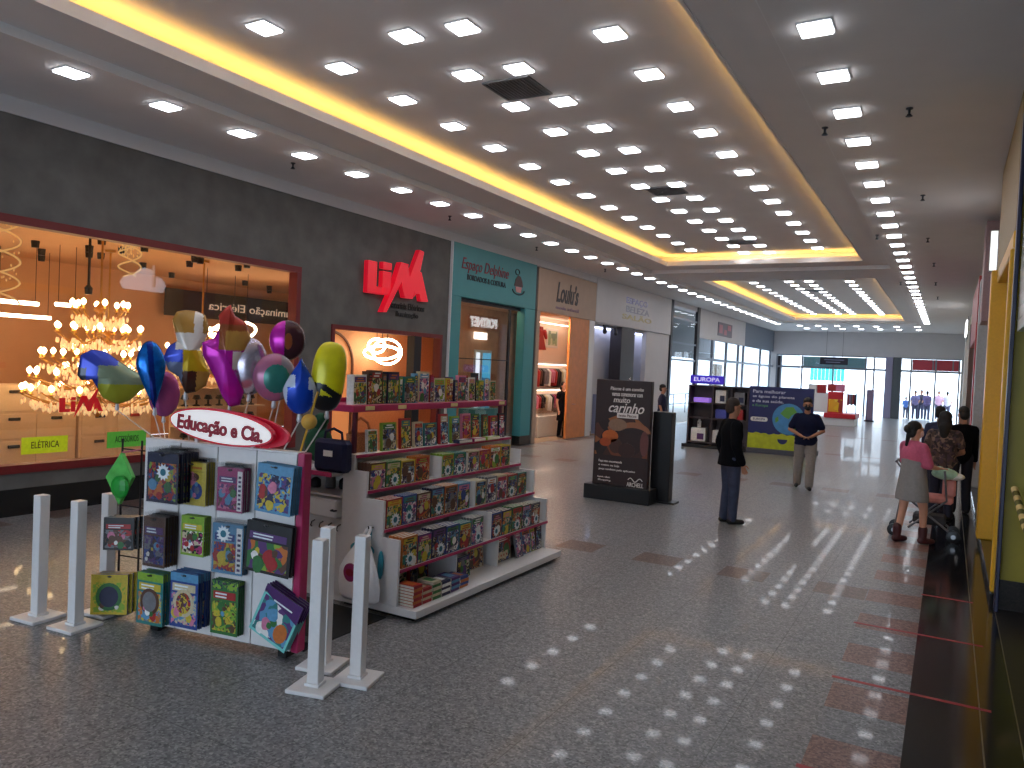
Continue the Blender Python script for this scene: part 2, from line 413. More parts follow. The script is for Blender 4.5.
alu_ = mat('grey_aluminium', (128, 132, 142), .4, .5)
# ---- right side wall
wr = MB(); wr.box(1.9, 2.1, -7, 8.6, 0, 5.6, concrete); struct(wr, 'wall_right')
wr = MB(); wr.box(-9.95, 2.1, -7.3, -7, 3.6, 5.6, white_paint); wr.box(-9.95, -9.3, -7.3, -7, 0, 3.6, white_paint); wr.box(1.5, 2.1, -7.3, -7, 0, 3.6, white_paint)
for x in (-7.1, -4.6, -2.1): wr.box(x-.06, x+.06, -7.2, -7.1, 0, 3.6, alu_)
struct(wr, 'wall_back')
mb = MB(); mb.box(-40, 40, -60, -7.31, -.2, -.01, mat('outdoor_paving', (225, 224, 220), .8)); struct(mb, 'ground')
olive = mat('olive_wall', (168, 148, 26), .45, noise=.06, scale=4)
yellow_p = mat('yellow_pillar', (226, 170, 22), .4, noise=.04)
mb = MB(); mb.box(.50, 3., 8.6, 8.75, .28, 4.9, olive); mb.box(.50, 3., 8.59, 8.74, 0, .279, g_shop); struct(mb, 'wall_right')
tile_m = mat('white_wall_tile', (196, 200, 196), .25, noise=.05)
mb = MB(); mb.box(.51, .8, 2, 8.43, 2.62, 3.75, tile_m)
for k in range(9): mb.box(.505, .509, 2, 8.43, 2.72+k*.115, 2.724+k*.115, mat('tile_grout', (150, 152, 150), .7))
mb.box(.505, .8, 2, 8.43, 3.751, 4.95, mat('grey_fascia', (110, 112, 112), .5)); struct(mb, 'wall_right')
mb = MB(); mb.bbox(.462, .495, 8.45, 8.58, .0, 4.66, mat('navy_post', (22, 24, 62), .35), .006)
tag(mb.build('corner_post'), 'tall navy blue corner post in front of the olive wall', 'post')
# barrier rope
mb = MB(); P = [(.56, 8.35, 1.18), (.62, 7.9, .92), (.70, 7.4, .72), (.8, 6.9, .60), (.92, 6.4, .60)]
pts = []
for i in range(len(P)-1):
    for k in range(8):
        t = k/8; pts.append(tuple(P[i][q]*(1-t)+P[i+1][q]*t for q in range(3)))
pts.append(P[-1])
rp = root('barrier_rope', P[0], 'sagging pale striped barrier rope before the olive wall', 'rope')
m1, m2 = mat('rope_cream', (222, 190, 120), .7), mat('rope_olive', (96, 88, 26), .7)
for i in range(len(pts)-1): mb.tube([pts[i], pts[i+1]], .03, m1 if i % 2 == 0 else m2, 10)
mb.build('rope', rp)
mb = MB(); mb.cap(P[-1], .034, (P[-1][0], P[-1][1]-.06, P[-1][2]), .03, dark_metal); mb.build('end_clip', rp)
def mkwall(name, bx, m, b=.01):
    mb = MB(); mb.bbox(*bx, m, b); return struct(mb, name)
# continuous right wall beyond
mkwall('wall_right', (.62, .9, 8.76, 50.2, 0, 5.0), mat('beige_wall', (196, 176, 140), .6))
mkwall('trim_2', (.44, .619, 8.76, 50, 0, .10), black_gran)
mb = MB(); mb.bbox(.40, .618, 11.75, 12.15, .10, 3.62, yellow_p, .012); mb.bbox(.46, .618, 8.8, 11.74, 3.45, 3.62, yellow_p, .012); mb.bbox(.44, .60, 8.8, 8.95, .1, 3.44, yellow_p, .01)
struct(mb, 'trim_3')
mkwall('wall_right', (.47, .617, 8.8, 12.15, 3.64, 4.97), mat('sand_fascia', (160, 136, 90), .55))
lb = root('lightbox_sign', (.50, 14.2, 3.75), 'thin glowing white lightbox sign high beside the sand fascia', 'sign')
mb = MB(); mb.bbox(.43, .54, 14.1, 14.14, 3.9, 4.55, metal_grey, .008); mb.build('case', lb); mb = MB(); mb.box(.44, .53, 14.088, 14.097, 3.92, 4.53, glow('lightbox', (255, 255, 250), 2.0)); mb.build('panel', lb)
mkwall('trim_4', (.42, .617, 17.6, 18.1, .10, 4.2), mat('pale_grey_pier', (176, 178, 182), .5))
mkwall('wall_right', (.40, .617, 15.2, 16.2, 3.2, 4.9), mat('mauve_fascia', (150, 120, 122), .5))
mkwall('trim_5', (.43, .617, 19.6, 20.1, .10, 3.5), mat('red_pier', (190, 36, 38), .4))
mkwall('trim_6', (.43, .617, 26, 26.6, .10, 3.9), mat('brown_pier', (120, 92, 84), .5))
mkwall('wall_right', (.45, .617, 20.2, 25.9, 3.2, 4.6), mat('red_fascia', (170, 40, 44), .45))
mkwall('trim_7', (.43, .617, 34, 34.5, .10, 4.2), white_lam)
lt = root('lit_sign', (.42, 32.2, 3.8), 'white lit letters on the red fascia along the black floor side', 'sign')
text('POSTNET', glow('lit_letter', (255, 255, 255), 5.), lt, (.405, 32.2, 4.12), -PI/2, w=2.5, h=.5, ext=.02, bold=.01)
mb = MB(); mb.bbox(.425, .445, 30.8, 33.6, 3.75, 4.5, mat('sign_backing', (60, 56, 60), .5), .005); mb.build('backing', lt)
cs = root('lit_sign', (.58, 13.85, 3.7), 'white cloud-shaped lit sign on the wall past the yellow pillar', 'sign')
cp = [(13.2, 3.75), (14.5, 3.75), (14.6, 4.0), (14.45, 4.2), (14.2, 4.25), (14.1, 4.42), (13.85, 4.46), (13.65, 4.36), (13.5, 4.2), (13.25, 4.15), (13.1, 3.95)]
mb = MB(); mb.prism(cp, 0, .03, glow('cloud_sign', (240, 244, 255), 3.), Matrix(((0, 0, 1, .585), (1, 0, 0, 0), (0, 1, 0, 0), (0, 0, 0, 1)))); mb.build('panel', cs)
mb = MB(); mb.tube([(.58, a, b) for a, b in cp+cp[:1]], .02, dark_metal, 6); mb.build('rim', cs)
# ---- end wall
ew = MB(); ew.box(-9.9, .9, 50., 50.25, 3.57, 5.6, white_paint); ew.box(-9.9, -9.55, 50., 50.25, 0, 3.569, white_paint); ew.box(.5, .9, 50, 50.25, 0, 3.569, white_paint)
struct(ew, 'wall_end')
alu = mat('grey_aluminium', (128, 132, 142), .4, .5)
mb = MB()
mb.box(-9.55, .5, 50.02, 50.14, 3.5, 3.568, alu); mb.box(-9.55, .5, 50.02, 50.14, 2.74, 2.86, alu)
for x in (-9.5, -9.25, -8.0, -6.2, -4.4, -3.95, -2.0, -.75, .42): mb.box(x-.045, x+.045, 50.0, 50.16, 0, 3.49, alu)
struct(mb, 'window_1')
mb = MB(); mb.box(-9.25, -2., 50.07, 50.075, .1, 3.48, CL); struct(mb, 'window_2')
mb = MB(); mb.box(-9.5, -9.27, 50.03, 50.12, .02, 3.48, dark_metal); mb.box(-3.33, -2.95, 49.7, 50.3, 0, 3.56, mat('lilac_pier', (150, 146, 176), .5)); mb.box(-2.93, -2.50, 49.7, 50.3, 0, 3.56, mat('slate_pier', (84, 92, 98), .5)); struct(mb, 'trim_8')
mb = MB(); mb.box(-7.95, -4.45, 50.16, 50.2, 2.86, 3.48, mat('frosted_teal', (120, 170, 180), .4)); struct(mb, 'window_3')
mb = MB(); mb.box(-1.95, .4, 50.16, 50.2, 2.87, 3.49, mat('red_transom', (196, 60, 80), .4))
for x in (-.9, .1): mb.box(x-.03, x+.03, 50.14, 50.159, 2.87, 3.49, alu)
struct(mb, 'window_4')
sb = root('hanging_sign', (-6.05, 48.98, 2.98), 'black rectangular hanging sign before the frosted teal transom', 'sign')
mb = MB(); mb.bbox(-6.83, -5.29, 49., 49.06, 3.0, 3.44, mat('sign_black', (22, 24, 44), .4), .008); mb.build('board', sb)
mb = MB(); mb.tube([(-6.5, 49.03, 3.44), (-6.5, 49.03, 5.0)], .008, dark_metal, 6); mb.tube([(-5.6, 49.03, 3.44), (-5.6, 49.03, 5.0)], .008, dark_metal, 6); mb.build('hanger', sb)
mb = MB()
for z, a, b in ((3.28, -6.6, -5.5), (3.14, -6.5, -5.7)): mb.box(a, b, 48.99, 48.998, z-.025, z+.025, mat('sign_line', (120, 124, 150), .5))
mb.build('arrow_line', sb)
# ---- outside
mb = MB(); mb.box(-60, 40, 50.26, 140, -.2, -.01, mat('outdoor_paving', (225, 224, 220), .8)); mb.box(-60, -9.9, 29.7, 50.25, -.2, -.01, MATS['outdoor_paving']); struct(mb, 'ground')
bl = root('awning_building', (-9, 66, 0), 'turquoise awning building outside beyond the glass entrance', 'building')
mb = MB(); mb.box(-26, -12, 66, 74, 0, 6, mat('outer_wall', (215, 218, 220), .8)); mb.build('wall', bl)
tq = mat('turquoise_sheet', (60, 196, 190), .5); mb = MB()
for k in range(9): mb.box(-9.6+k*.28, -9.6+k*.28+.25, 64-.02*(k % 2), 64.1, 2.0, 3.4, tq)
mb.build('awning', bl)
mb = MB(); mb.tube([(-9.5, 64.05, 0), (-9.5, 64.05, 2.4)], .05, alu); mb.tube([(-7.2, 64.05, 0), (-7.2, 64.05, 2.4)], .05, alu); mb.build('post', bl)
# world: bright overcast sky
w = bpy.data.worlds.new('sky'); SC.world = w; w.use_nodes = True; nt = w.node_tree; bg = nt.nodes['Background']
tc = nt.nodes.new('ShaderNodeTexCoord'); sp = nt.nodes.new('ShaderNodeSeparateXYZ'); rp = nt.nodes.new('ShaderNodeValToRGB')
nt.links.new(tc.outputs['Generated'], sp.inputs[0]); nt.links.new(sp.outputs['Z'], rp.inputs['Fac']); nt.links.new(rp.outputs['Color'], bg.inputs['Color'])
rp.color_ramp.elements[0].color = (.72, .85, 1, 1); rp.color_ramp.elements[1].color = (.5, .72, 1, 1); bg.inputs['Strength'].default_value = 7.0
# ================================================================== LEFT SHOPFRONTS
# LIMA wall: charcoal concrete with window y 1.2..9.6 z .6..3.6 and entrance y 10.4..13.85 z 0..2.7
T = .18
mb = MB(); X0, X1 = XL-T, XL
mb.box(X0, X1, -7.2, 1.2, .0, 4.8, concrete); mb.box(X0, X1, 1.2, 9.6, .0, .52, concrete); mb.box(X0, X1, 1.2, 9.6, 3.62, 4.8, concrete)
mb.box(X0, X1, 9.6, 10.4, 0, 4.8, concrete); mb.box(X0, X1, 10.4, 13.87, 2.7, 4.8, concrete); mb.box(X0, X1, 13.87, 14.08, 0, 4.8, concrete)
struct(mb, 'wall_left')
mb = MB(); mb.box(X0, X1+.02, -7.2, 50.2, 4.801, 5.0, white_paint); mb.box(X0-.2, X0, -7.2, 50.2, 4.801, 5.6, white_paint); struct(mb, 'trim_9')
mb = MB(); mb.box(XL, XL+.02, -7, 10.4, 0, .33, black_gran); mb.box(XL, XL+.02, 13.87, 14.08, 0, .33, black_gran); struct(mb, 'baseboard_left')
fr = MB()
fr.box(X0+.02, X1+.03, 1.2, 9.6, .52, .62, frame_red); fr.box(X0+.02, X1+.03, 1.2, 9.6, 3.52, 3.62, frame_red); fr.box(X0+.02, X1+.03, 9.5, 9.6, .621, 3.519, frame_red); fr.box(X0+.02, X1+.03, 1.2, 1.3, .621, 3.519, frame_red)
struct(fr, 'window_5')
gp = MB(); gp.box(-9.86, -9.852, 1.3, 9.5, .62, 3.52, glass('window_glass', .07))
struct(gp, 'window_6')
fr = MB(); fr.box(X0+.02, X1+.03, 10.4, 13.87, 2.62, 2.7, frame_red); fr.box(X0+.02, X1+.03, 10.4, 10.48, 0, 2.619, frame_red); fr.box(X0+.02, X1+.03, 13.79, 13.87, 0, 2.619, frame_red); fr.box(X0+.02, X1+.03, 12.86, 13.1, 0, 2.619, dark_metal)
struct(fr, 'door_1')
# LIMA sign
red_sign = mat('red_sign_acrylic', (232, 22, 48), .35, noise=.02, emis=.55); blk_letter = mat('black_letter', (10, 10, 11), .5)
ls = root('shop_sign', (XL, 12.2, 3.0), 'big red dimensional shop sign with lightning bolt on charcoal wall', 'sign')
MY = Matrix(((0, 0, 1, XL+.003), (1, 0, 0, 0), (0, 1, 0, 0), (0, 0, 0, 1)))   # local (a,b,h) -> (x=XL+h, y=a, z=b)
def yz(mb, pts, h0, h1, m, x=None): return mb.prism(pts, h0, h1, m, MY if x is None else Matrix(((0, 0, 1, x), (1, 0, 0, 0), (0, 1, 0, 0), (0, 0, 0, 1))))
mb = MB(); yz(mb, [(11.22, 3.36), (11.68, 3.36), (11.72, 3.5), (11.48, 3.5), (11.48, 3.97), (11.22, 3.97)], 0, .10, red_sign); mb.build('letter', ls)
mb = MB(); yz(mb, [(11.66, 3.37), (11.92, 3.37), (11.92, 3.82), (11.66, 3.82)], 0, .10, red_sign); yz(mb, [(11.66, 3.87), (11.92, 3.87), (11.92, 4.0), (11.66, 4.0)], 0, .10, red_sign); mb.build('letter', ls)
mb = MB(); yz(mb, [(11.66, 3.02), (11.78, 3.03), (12.34, 3.86), (12.42, 4.05), (12.18, 4.06), (12.0, 3.62)], 0, .13, red_sign)
yz(mb, [(12.18, 4.06), (12.42, 4.05), (12.50, 3.80), (12.80, 4.40), (12.95, 4.38), (12.84, 3.97), (12.62, 3.37), (12.36, 3.37), (12.26, 3.58)], 0, .11, red_sign); mb.build('lightning_letter', ls)
mb = MB(); yz(mb, [(12.76, 3.95), (12.90, 3.95), (13.17, 3.36), (12.92, 3.35), (12.86, 3.5), (12.76, 3.5), (12.68, 3.42)], 0, .10, red_sign); mb.build('letter', ls)
text('Materiais Elétricos', blk_letter, ls, (XL+.02, 12.56, 3.20), PI/2, w=1.2, h=.13, bold=.005)
text('Iluminação', blk_letter, ls, (XL+.02, 12.58, 3.035), PI/2, w=.75, h=.13, bold=.005)
# teal shop
teal = mat('teal_panel', (62, 140, 146), .5, noise=.03, scale=3)
mb = MB(); mb.bbox(X0, XL+.06, 14.1, 18.05, 3.6, 4.8, teal, .01); mb.bbox(X0, XL+.06, 14.1, 14.5, .0, 3.599, teal, .01); mb.bbox(X0, XL+.06, 17.5, 18.05, .25, 3.599, teal, .01); mb.bbox(X0, XL+.062, 17.5, 18.05, 0, .249, black_gran, .005)
struct(mb, 'wall_left')
mb = MB(); mb.box(X0+.05, X0+.1, 14.5, 17.5, 3.52, 3.6, dark_metal); mb.box(X0+.05, X0+.1, 16.95, 17.03, 0, 3.519, dark_metal); mb.box(X0+.05, X0+.1, 14.5, 14.56, 0, 3.519, dark_metal); mb.box(X0+.05, X0+.1, 14.561, 16.949, 2.2, 2.22, dark_metal); struct(mb, 'door_2')
mb = MB(); mb.box(X0+.07, X0+.078, 14.56, 17.5, 0.02, 3.52, glass('shop_glass', .10)); struct(mb, 'window_7')
mb = MB(); mb.box(XL, XL+.065, 14.08, 14.1, 0, 4.8, white_lam); struct(mb, 'trim_10')
ts = root('shop_sign', (XL+.06, 15.8, 4.0), 'teal shopfront sign lettering with cupcake emblem', 'sign')
dred = mat('dark_red_letter', (130, 40, 62), .5); dnavy = mat('dark_teal_letter', (18, 40, 52), .5); cherry = mat('choc_brown', (62, 26, 30), .5); pinkc = mat('pink_cup', (214, 150, 150), .5)
text('Espaço Delphine', dred, ts, (XL+.07, 15.48, 4.36), PI/2, w=2.1, h=.34, shear=.25)
text('BORDADOS & COSTURA', dnavy, ts, (XL+.07, 15.55, 4.07), PI/2, w=1.75, h=.13, bold=.004)
mb = MB(); yz(mb, [(16.86, 4.12), (17.3, 4.12), (17.26, 4.26), (17.16, 4.38), (17.04, 4.40), (16.92, 4.30)], 0, .012, cherry, XL+.062)
yz(mb, [(16.92, 4.11), (17.24, 4.11), (17.2, 3.97), (16.97, 3.97)], 0, .012, pinkc, XL+.062)
ring = [(17.0+.10*math.cos(t*PI/8), 4.48+.07*math.sin(t*PI/8)) for t in range(17)]
mb.tube([(XL+.068, a, b) for a, b in ring], .012, dnavy, 6)
mb.tube([(XL+.068, 17.08+.30*math.cos(t), 4.03+.12*math.sin(t)) for t in [PI*1.0+PI*1.0*q/12 for q in range(13)]], .014, dnavy, 6); mb.build('emblem', ts)
# beige shop
beige = mat('beige_fascia', (178, 152, 132), .6, noise=.04, scale=4); warm_lit_wood = mat('warm_lit_wood_panel', (212, 128, 62), .45, noise=.08, scale=6)  # wood panel coloured orange to carry the warm light falling on it
mb = MB(); mb.bbox(X0, XL+.04, 18.22, 22.1, 3.6, 4.78, beige, .01); struct(mb, 'wall_left')
mb = MB(); mb.bbox(X0, XL+.02, 18.06, 18.2, 0, 4.78, dark_metal, .005); struct(mb, 'trim_11')
mb = MB(); mb.bbox(XL-.05, XL+.02, 20.35, 21.7, 0, 3.598, warm_lit_wood, .008); struct(mb, 'wall_left')
mb = MB(); mb.bbox(X0-.05, XL+.03, 21.72, 22.1, 0, 3.598, white_lam, .008); mb.bbox(X0-.03, XL+.03, 18.22, 18.42, 0, 3.598, beige, .008); struct(mb, 'trim_12')
bs = root('shop_sign', (XL+.04, 20.1, 4.0), 'dark script shop sign on beige fascia', 'sign')
bl2 = mat('charcoal_letter', (52, 46, 52), .5)
text('Loulu’s', bl2, bs, (XL+.05, 20.0, 4.2), PI/2, w=1.45, h=.58, shear=.3, bold=.004)
text('moda infantil', mat('lilac_letter', (140, 112, 140), .5), bs, (XL+.05, 20.05, 3.79), PI/2, w=1.5, h=.1)
# white shop
mb = MB(); mb.bbox(X0, XL+.04, 22.12, 29.5, 3.58, 4.98, white_paint, .01); struct(mb, 'wall_left')
mb = MB(); mb.box(-10.6, -10.4, 22.12, 29.5, 0, 3.57, white_paint); mb.bbox(X0, XL, 26.9, 29.5, 0, 3.57, white_paint, .01); mb.box(-10.39, X0, 22.12, 29.5, 3.5, 3.57, white_paint); struct(mb, 'wall_left')
mb = MB(); mb.bbox(XL-.4, XL+.02, 24.4, 25.65, 0, 3.57, mat('dark_column', (46, 38, 42), .5), .01); struct(mb, 'trim_13')
ws = root('shop_sign', (XL+.04, 25.7, 3.9), 'silver and gold lettered shop sign on white fascia', 'sign')
text('ESPAÇO', mat('silver_blue_letter', (120, 124, 170), .3, .4), ws, (XL+.05, 25.65, 4.5), PI/2, w=2.1, h=.26, bold=.004)
text('BELEZA', mat('steel_letter', (130, 132, 150), .3, .4), ws, (XL+.05, 25.75, 4.2), PI/2, w=2.3, h=.22, bold=.004); text('SALÃO', mat('gold_letter', (176, 160, 110), .4, .3), ws, (XL+.05, 25.75, 3.93), PI/2, w=2.9, h=.22, bold=.004)
sp_ = root('spotlight_bar', (XL+.1, 22.9, 3.3), 'dark twin spotlight bar under the white fascia', 'lamp')
mb = MB(); mb.tube([(XL+.1, 22.6, 3.5), (XL+.1, 23.7, 3.5)], .03, dark_metal); mb.tube([(XL+.1, 23.15, 3.5), (XL-.02, 23.15, 3.54)], .02, dark_metal); mb.build('bar', sp_)
for y in (22.7, 23.6): mb = MB(); mb.cap((XL+.1, y, 3.46), .05, (XL+.12, y, 3.3), .07, dark_metal); mb.build('lamp_head', sp_)
# glazed corner
mb = MB(); mb.bbox(XL-.06, XL+.06, 29.52, 29.75, 0, 5.0, dark_metal, .01); mb.bbox(XL-.06, XL+.06, 33.1, 33.5, 0, 5.0, dark_metal, .01)
for y in (35.84, 38.42, 40.9, 42.05, 46.3, 49.15): mb.box(XL-.05, XL+.05, y-.08, y+.08, 0, 3.7, alu)
for z in (2.6, 3.3, 4.3): mb.box(XL-.04, XL+.04, 29.75, 33.1, z, z+.07, alu)
mb.box(XL-.04, XL+.04, 33.5, 50, 2.72, 2.84, alu)
struct(mb, 'window_8')
mb = MB(); mb.box(XL-.004, XL+.004, 29.75, 50, .02, 4.9, CL); struct(mb, 'window_9')
mb = MB(); mb.bbox(XL-.1, XL+.03, 33.5, 42.2, 3.7, 4.98, white_paint, .01); struct(mb, 'wall_left')
mb = MB(); mb.bbox(XL-.1, XL+.03, 42.21, 50, 3.7, 4.98, mat('grey_blue_fascia', (120, 128, 140), .55), .01); struct(mb, 'wall_left')
mb = MB(); mb.box(XL-.3, XL-.12, 36.9, 38.3, 0, 2.6, mat('tan_door', (150, 140, 110), .5)); struct(mb, 'door_3')
mb = MB(); mb.box(-13.5, XL-.31, 29.55, 50.2, 4.9, 5.0, mat('porch_ceiling', (120, 122, 126), .7)); mb.box(-13.7, -13.5, 29.55, 50.2, 3.0, 5.0, MATS['porch_ceiling']); struct(mb, 'ceiling')
s2 = root('shop_sign', (XL+.04, 37.9, 3.95), 'small square pink and grey panel sign on white far fascia', 'sign')
mb = MB(); yz(mb, [(36.55, 3.97), (39.2, 3.97), (39.2, 4.62), (36.55, 4.62)], 0, .03, mat('sign_grey', (120, 112, 122), .5), XL+.031); mb.build('board', s2)
mb = MB()
for a, b, c, d in ((36.7, 4.1, 37.3, 4.5), (37.6, 4.05, 38.1, 4.3), (38.3, 4.3, 38.9, 4.55)): yz(mb, [(a, b), (c, b), (c, d), (a, d)], 0, .01, mat('sign_pinkish', (190, 120, 130), .5), XL+.062)
mb.build('emblem', s2)
# railing outside the corner
rl = root('metal_railing', (-12.5, 34, 0), 'dark metal railing outside the corner glass beyond the shelf kiosk', 'railing')
mb = MB()
for z in (.5, 1.0): mb.tube([(-12.2, 30, z), (-12.2, 42, z)], .025, dark_metal, 6)
mb.build('rail', rl)
for y in (30, 32, 34, 36, 38, 40, 42): mb = MB(); mb.tube([(-12.2, y, 0), (-12.2, y, 1.02)], .03, dark_metal, 6); mb.build('post', rl)
# ================================================================== SHOP INTERIORS
warm_wall = mat('warm_wall', (214, 160, 116), .7, noise=.04, scale=2); warm_ceil = mat('warm_ceiling', (214, 164, 122), .8, noise=.03, scale=2)
wood_wall = mat('tan_wood_wall', (176, 128, 92), .55, noise=.12, scale=5); blush = mat('blush_wall', (244, 222, 206), .6, noise=.03)
def diag(name, p, q, z1, m, t=.06):
    d = Vector((q[0]-p[0], q[1]-p[1], 0)); a = math.atan2(d.y, d.x); M = Matrix.Translation((p[0], p[1], 0)) @ Matrix.Rotation(a, 4, 'Z')
    mb = MB(); mb.box(0, d.length, -t/2, t/2, 0, z1, m, M); return struct(mb, name)
mb = MB(); mb.box(-17.1, -17.0, 0, 25, 0, 4.8, warm_wall); mb.box(-17, -9.96, .6, .7, 0, 4.8, warm_wall); struct(mb, 'wall_back')
diag('wall_partition', (-9.96, 14.09), (-17, 24.6), 4.8, warm_wall)
mb = MB(); mb.box(-17, -9.96, .7, 24, 3.9, 3.96, warm_ceil); struct(mb, 'ceiling')
mb = MB(); mb.box(-17, -9.78, -4, 29.6, -.12, -.005, mat('shop_floor_tile', (170, 150, 130), .25, noise=.05)); struct(mb, 'floor')
diag('wall_partition', (-9.96, 18.16), (-11.8, 21.35), 3.95, wood_wall)
mb = MB(); mb.box(-11.9, -11.8, 16.6, 21.4, 0, 3.95, wood_wall); struct(mb, 'wall_back')
mb = MB(); mb.box(-11.8, -9.96, 14.2, 21.5, 3.7, 3.76, warm_ceil); struct(mb, 'ceiling')
diag('wall_partition', (-9.83, 20.46), (-11.8, 25.3), 3.7, blush)
mb = MB(); mb.box(-11.9, -11.8, 21.4, 25.5, 0, 3.9, blush); struct(mb, 'wall_back')
mb = MB(); mb.box(-12, -9.96, 18, 25.5, 3.71, 3.77, blush); struct(mb, 'ceiling')
# --- lighting shop: chandeliers
gold = mat('gold_arms', (206, 150, 70), .3, .7); crystal = mat('amber_crystal_glow', (245, 205, 150), .08, .0, spec=.9, emis=.8)  # crystals are no lamps; their sparkle is put in as emission
bulb = glow('warm_bulb', (255, 218, 160), 28.); tube_l = glow('warm_tube', (255, 228, 190), 20.)
def chandelier(x, y, zc, tiers, label, zt=3.9):
    r = root('chandelier', (x, y, zc), label, 'chandelier', 'lit chandeliers in the lamp shop')
    zs = [t[1] for t in tiers]
    mb = MB(); mb.tube([(x, y, min(zs)-.25), (x, y, zt)], .018, gold, 8)
    mb.lathe([(.02, min(zs)-.34), (.09, min(zs)-.26), (.05, min(zs)-.12), (.03, max(zs)), (.10, max(zs)+.05), (.02, max(zs)+.15)], gold, 12, Matrix.Translation((x, y, 0)))
    mb.lathe([(.09, zt-.05), (.1, zt-.01)], gold, 12, Matrix.Translation((x, y, 0))); mb.build('stem', r)
    arms = MB(); drops = MB()
    for ti, (rad, z, n) in enumerate(tiers):
        for k in range(n):
            a = 2*PI*(k+.37*ti)/n; c, s_ = math.cos(a), math.sin(a)
            P = [(x+c*rad*t, y+s_*rad*t, z-.16*math.sin(t*PI)*1.0+.02*t) for t in (0, .2, .4, .6, .8, .93, 1.0)]
            arms.tube(P, .012, gold, 5)
            e = P[-1]
            arms.lathe([(.012, 0), (.05, .02), (.05, .025), (.02, .03), (.016, .07)], gold, 8, Matrix.Translation(e))
            mb = MB(); mb.lathe([(.014, .07), (.036, .10), (.042, .125), (.03, .15), (.006, .175)], bulb, 8, Matrix.Translation(e)); mb.build('bulb', r, smooth=True)
            for q in range(6):
                f = .3+.14*q; drops.ell((x+c*rad*f, y+s_*rad*f, z-.16*math.sin(f*PI)-.06-.04*(q % 2)), (.022, .022, .045), crystal, 5)
        for k in range(n*6):
            a = 2*PI*k/(n*6); drops.ell((x+math.cos(a)*rad*.86, y+math.sin(a)*rad*.86, z-.10-.09*abs(math.sin(k*PI/6))), (.02, .02, .04), crystal, 5)
    arms.build('arms', r, smooth=True); drops.build('crystal_drops', r, smooth=True)
chandelier(-12.0, 7.45, .75, [(1.05, 1.30, 16), (.95, 1.55, 14), (.82, 1.86, 12), (.62, 2.28, 10), (.40, 2.66, 8)], 'large five-tier gold chandelier glowing behind the shop window')
chandelier(-14.4, 6.3, 1.2, [(.6, 1.66, 8), (.4, 1.95, 6)], 'smaller gold chandelier low behind the large five-tier one')
chandelier(-12.9, 10.1, 1.4, [(.8, 1.75, 10), (.62, 2.05, 8), (.4, 2.3, 6)], 'gold chandelier seen behind the parrot and teardrop balloons')
chandelier(-13.6, 8.6, 1.2, [(.7, 1.6, 10), (.55, 1.95, 8), (.35, 2.3, 6)], 'gold chandelier half hidden behind the large five-tier one')
chandelier(-12.6, 5.35, 1.5, [(.5, 1.62, 6), (.3, 1.9, 4)], 'gold chandelier cut off by the photo’s edge')
# crystal spirals
def spiral(x, y, z0, z1, rad, turns, label):
    r = root('spiral_pendant', (x, y, z0), label, 'pendant lamp', 'crystal spiral pendants')
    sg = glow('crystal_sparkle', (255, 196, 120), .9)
    mb = MB()
    for ph in (0, PI):
        pts = [(x+rad*math.cos(ph+2*PI*turns*t/60), y+rad*math.sin(ph+2*PI*turns*t/60), z1-(z1-z0)*t/60) for t in range(61)]
        mb.tube(pts, .012, sg, 5)
    mb.build('spiral', r)
    mb = MB()
    for k in range(60):
        a = rng.random()*2*PI; q = rad*math.sqrt(rng.random()); z = z0+.3+(z1-z0-.35)*rng.random(); mb.ell((x+q*math.cos(a), y+q*math.sin(a), z), (.01, .01, .018), sg, 5)
    mb.build('crystal_beads', r)
    mb = MB(); mb.lathe([(rad*1.05, z1), (rad*1.05, z1+.03)], metal_grey, 16, Matrix.Translation((x, y, 0))); mb.tube([(x, y, z1+.03), (x, y, 3.9)], .01, dark_metal, 5); mb.build('ceiling_plate', r)
spiral(-11.2, 5.45, 2.62, 3.85, .30, 2.2, 'sparkling crystal spiral pendant at the top corner of the shop window')
spiral(-11.2, 7.4, 3.22, 3.85, .16, 1.5, 'short sparkling crystal spiral pendant above the large chandelier')
mb = MB(); mb.tube([(-11.6, 7.0, 3.0), (-11.6, 7.0, 3.9)], .02, dark_metal, 8); mb.lathe([(.05, 2.9), (.06, 3.0), (.02, 3.05)], dark_metal, 10, Matrix.Translation((-11.6, 7.0, 0)))
tag(mb.build('pendant_rod'), 'slim dark pendant rod hanging left of the short crystal spiral', 'pendant lamp')
# tube lights
for i, (a, b, x, z) in enumerate([(6.75, 7.55, -14., 2.8), (7.85, 8.25, -14., 2.83), (7.6, 8.6, -15.5, 2.62), (11.0, 12.2, -14., 2.6)]):
    r = root('linear_lamp', (x, (a+b)/2, z), 'glowing tube lamp hung in the lamp shop, %s from the window’s near end' % nth(i), 'lamp', 'tube lamps in the lamp shop')
    mb = MB(); mb.tube([(x, a, z), (x, b, z)], .035, tube_l, 8); mb.build('tube', r)
    mb = MB()
    for y in (a+.05, b-.05): mb.tube([(x, y, z+.03), (x, y, 3.9)], .006, dark_metal, 4)
    mb.build('wire', r)
def ring_lamp(x, y, z, rad, tilt, label):
    r = root('ring_lamp', (x, y, z-rad), label, 'lamp', 'ring lamps in the lamp shop')
    mb = MB(); M = Matrix.Translation((x, y, z)) @ Matrix.Rotation(tilt, 4, 'X') @ Matrix.Rotation(tilt*.6, 4, 'Y'); mb.tube([M @ Vector((rad*math.cos(2*PI*k/20), rad*math.sin(2*PI*k/20), 0)) for k in range(21)], .03, tube_l, 6); mb.build('ring', r)
    mb = MB(); mb.tube([(x, y, z), (x, y, 3.9)], .008, dark_metal, 4); mb.build('wire', r)
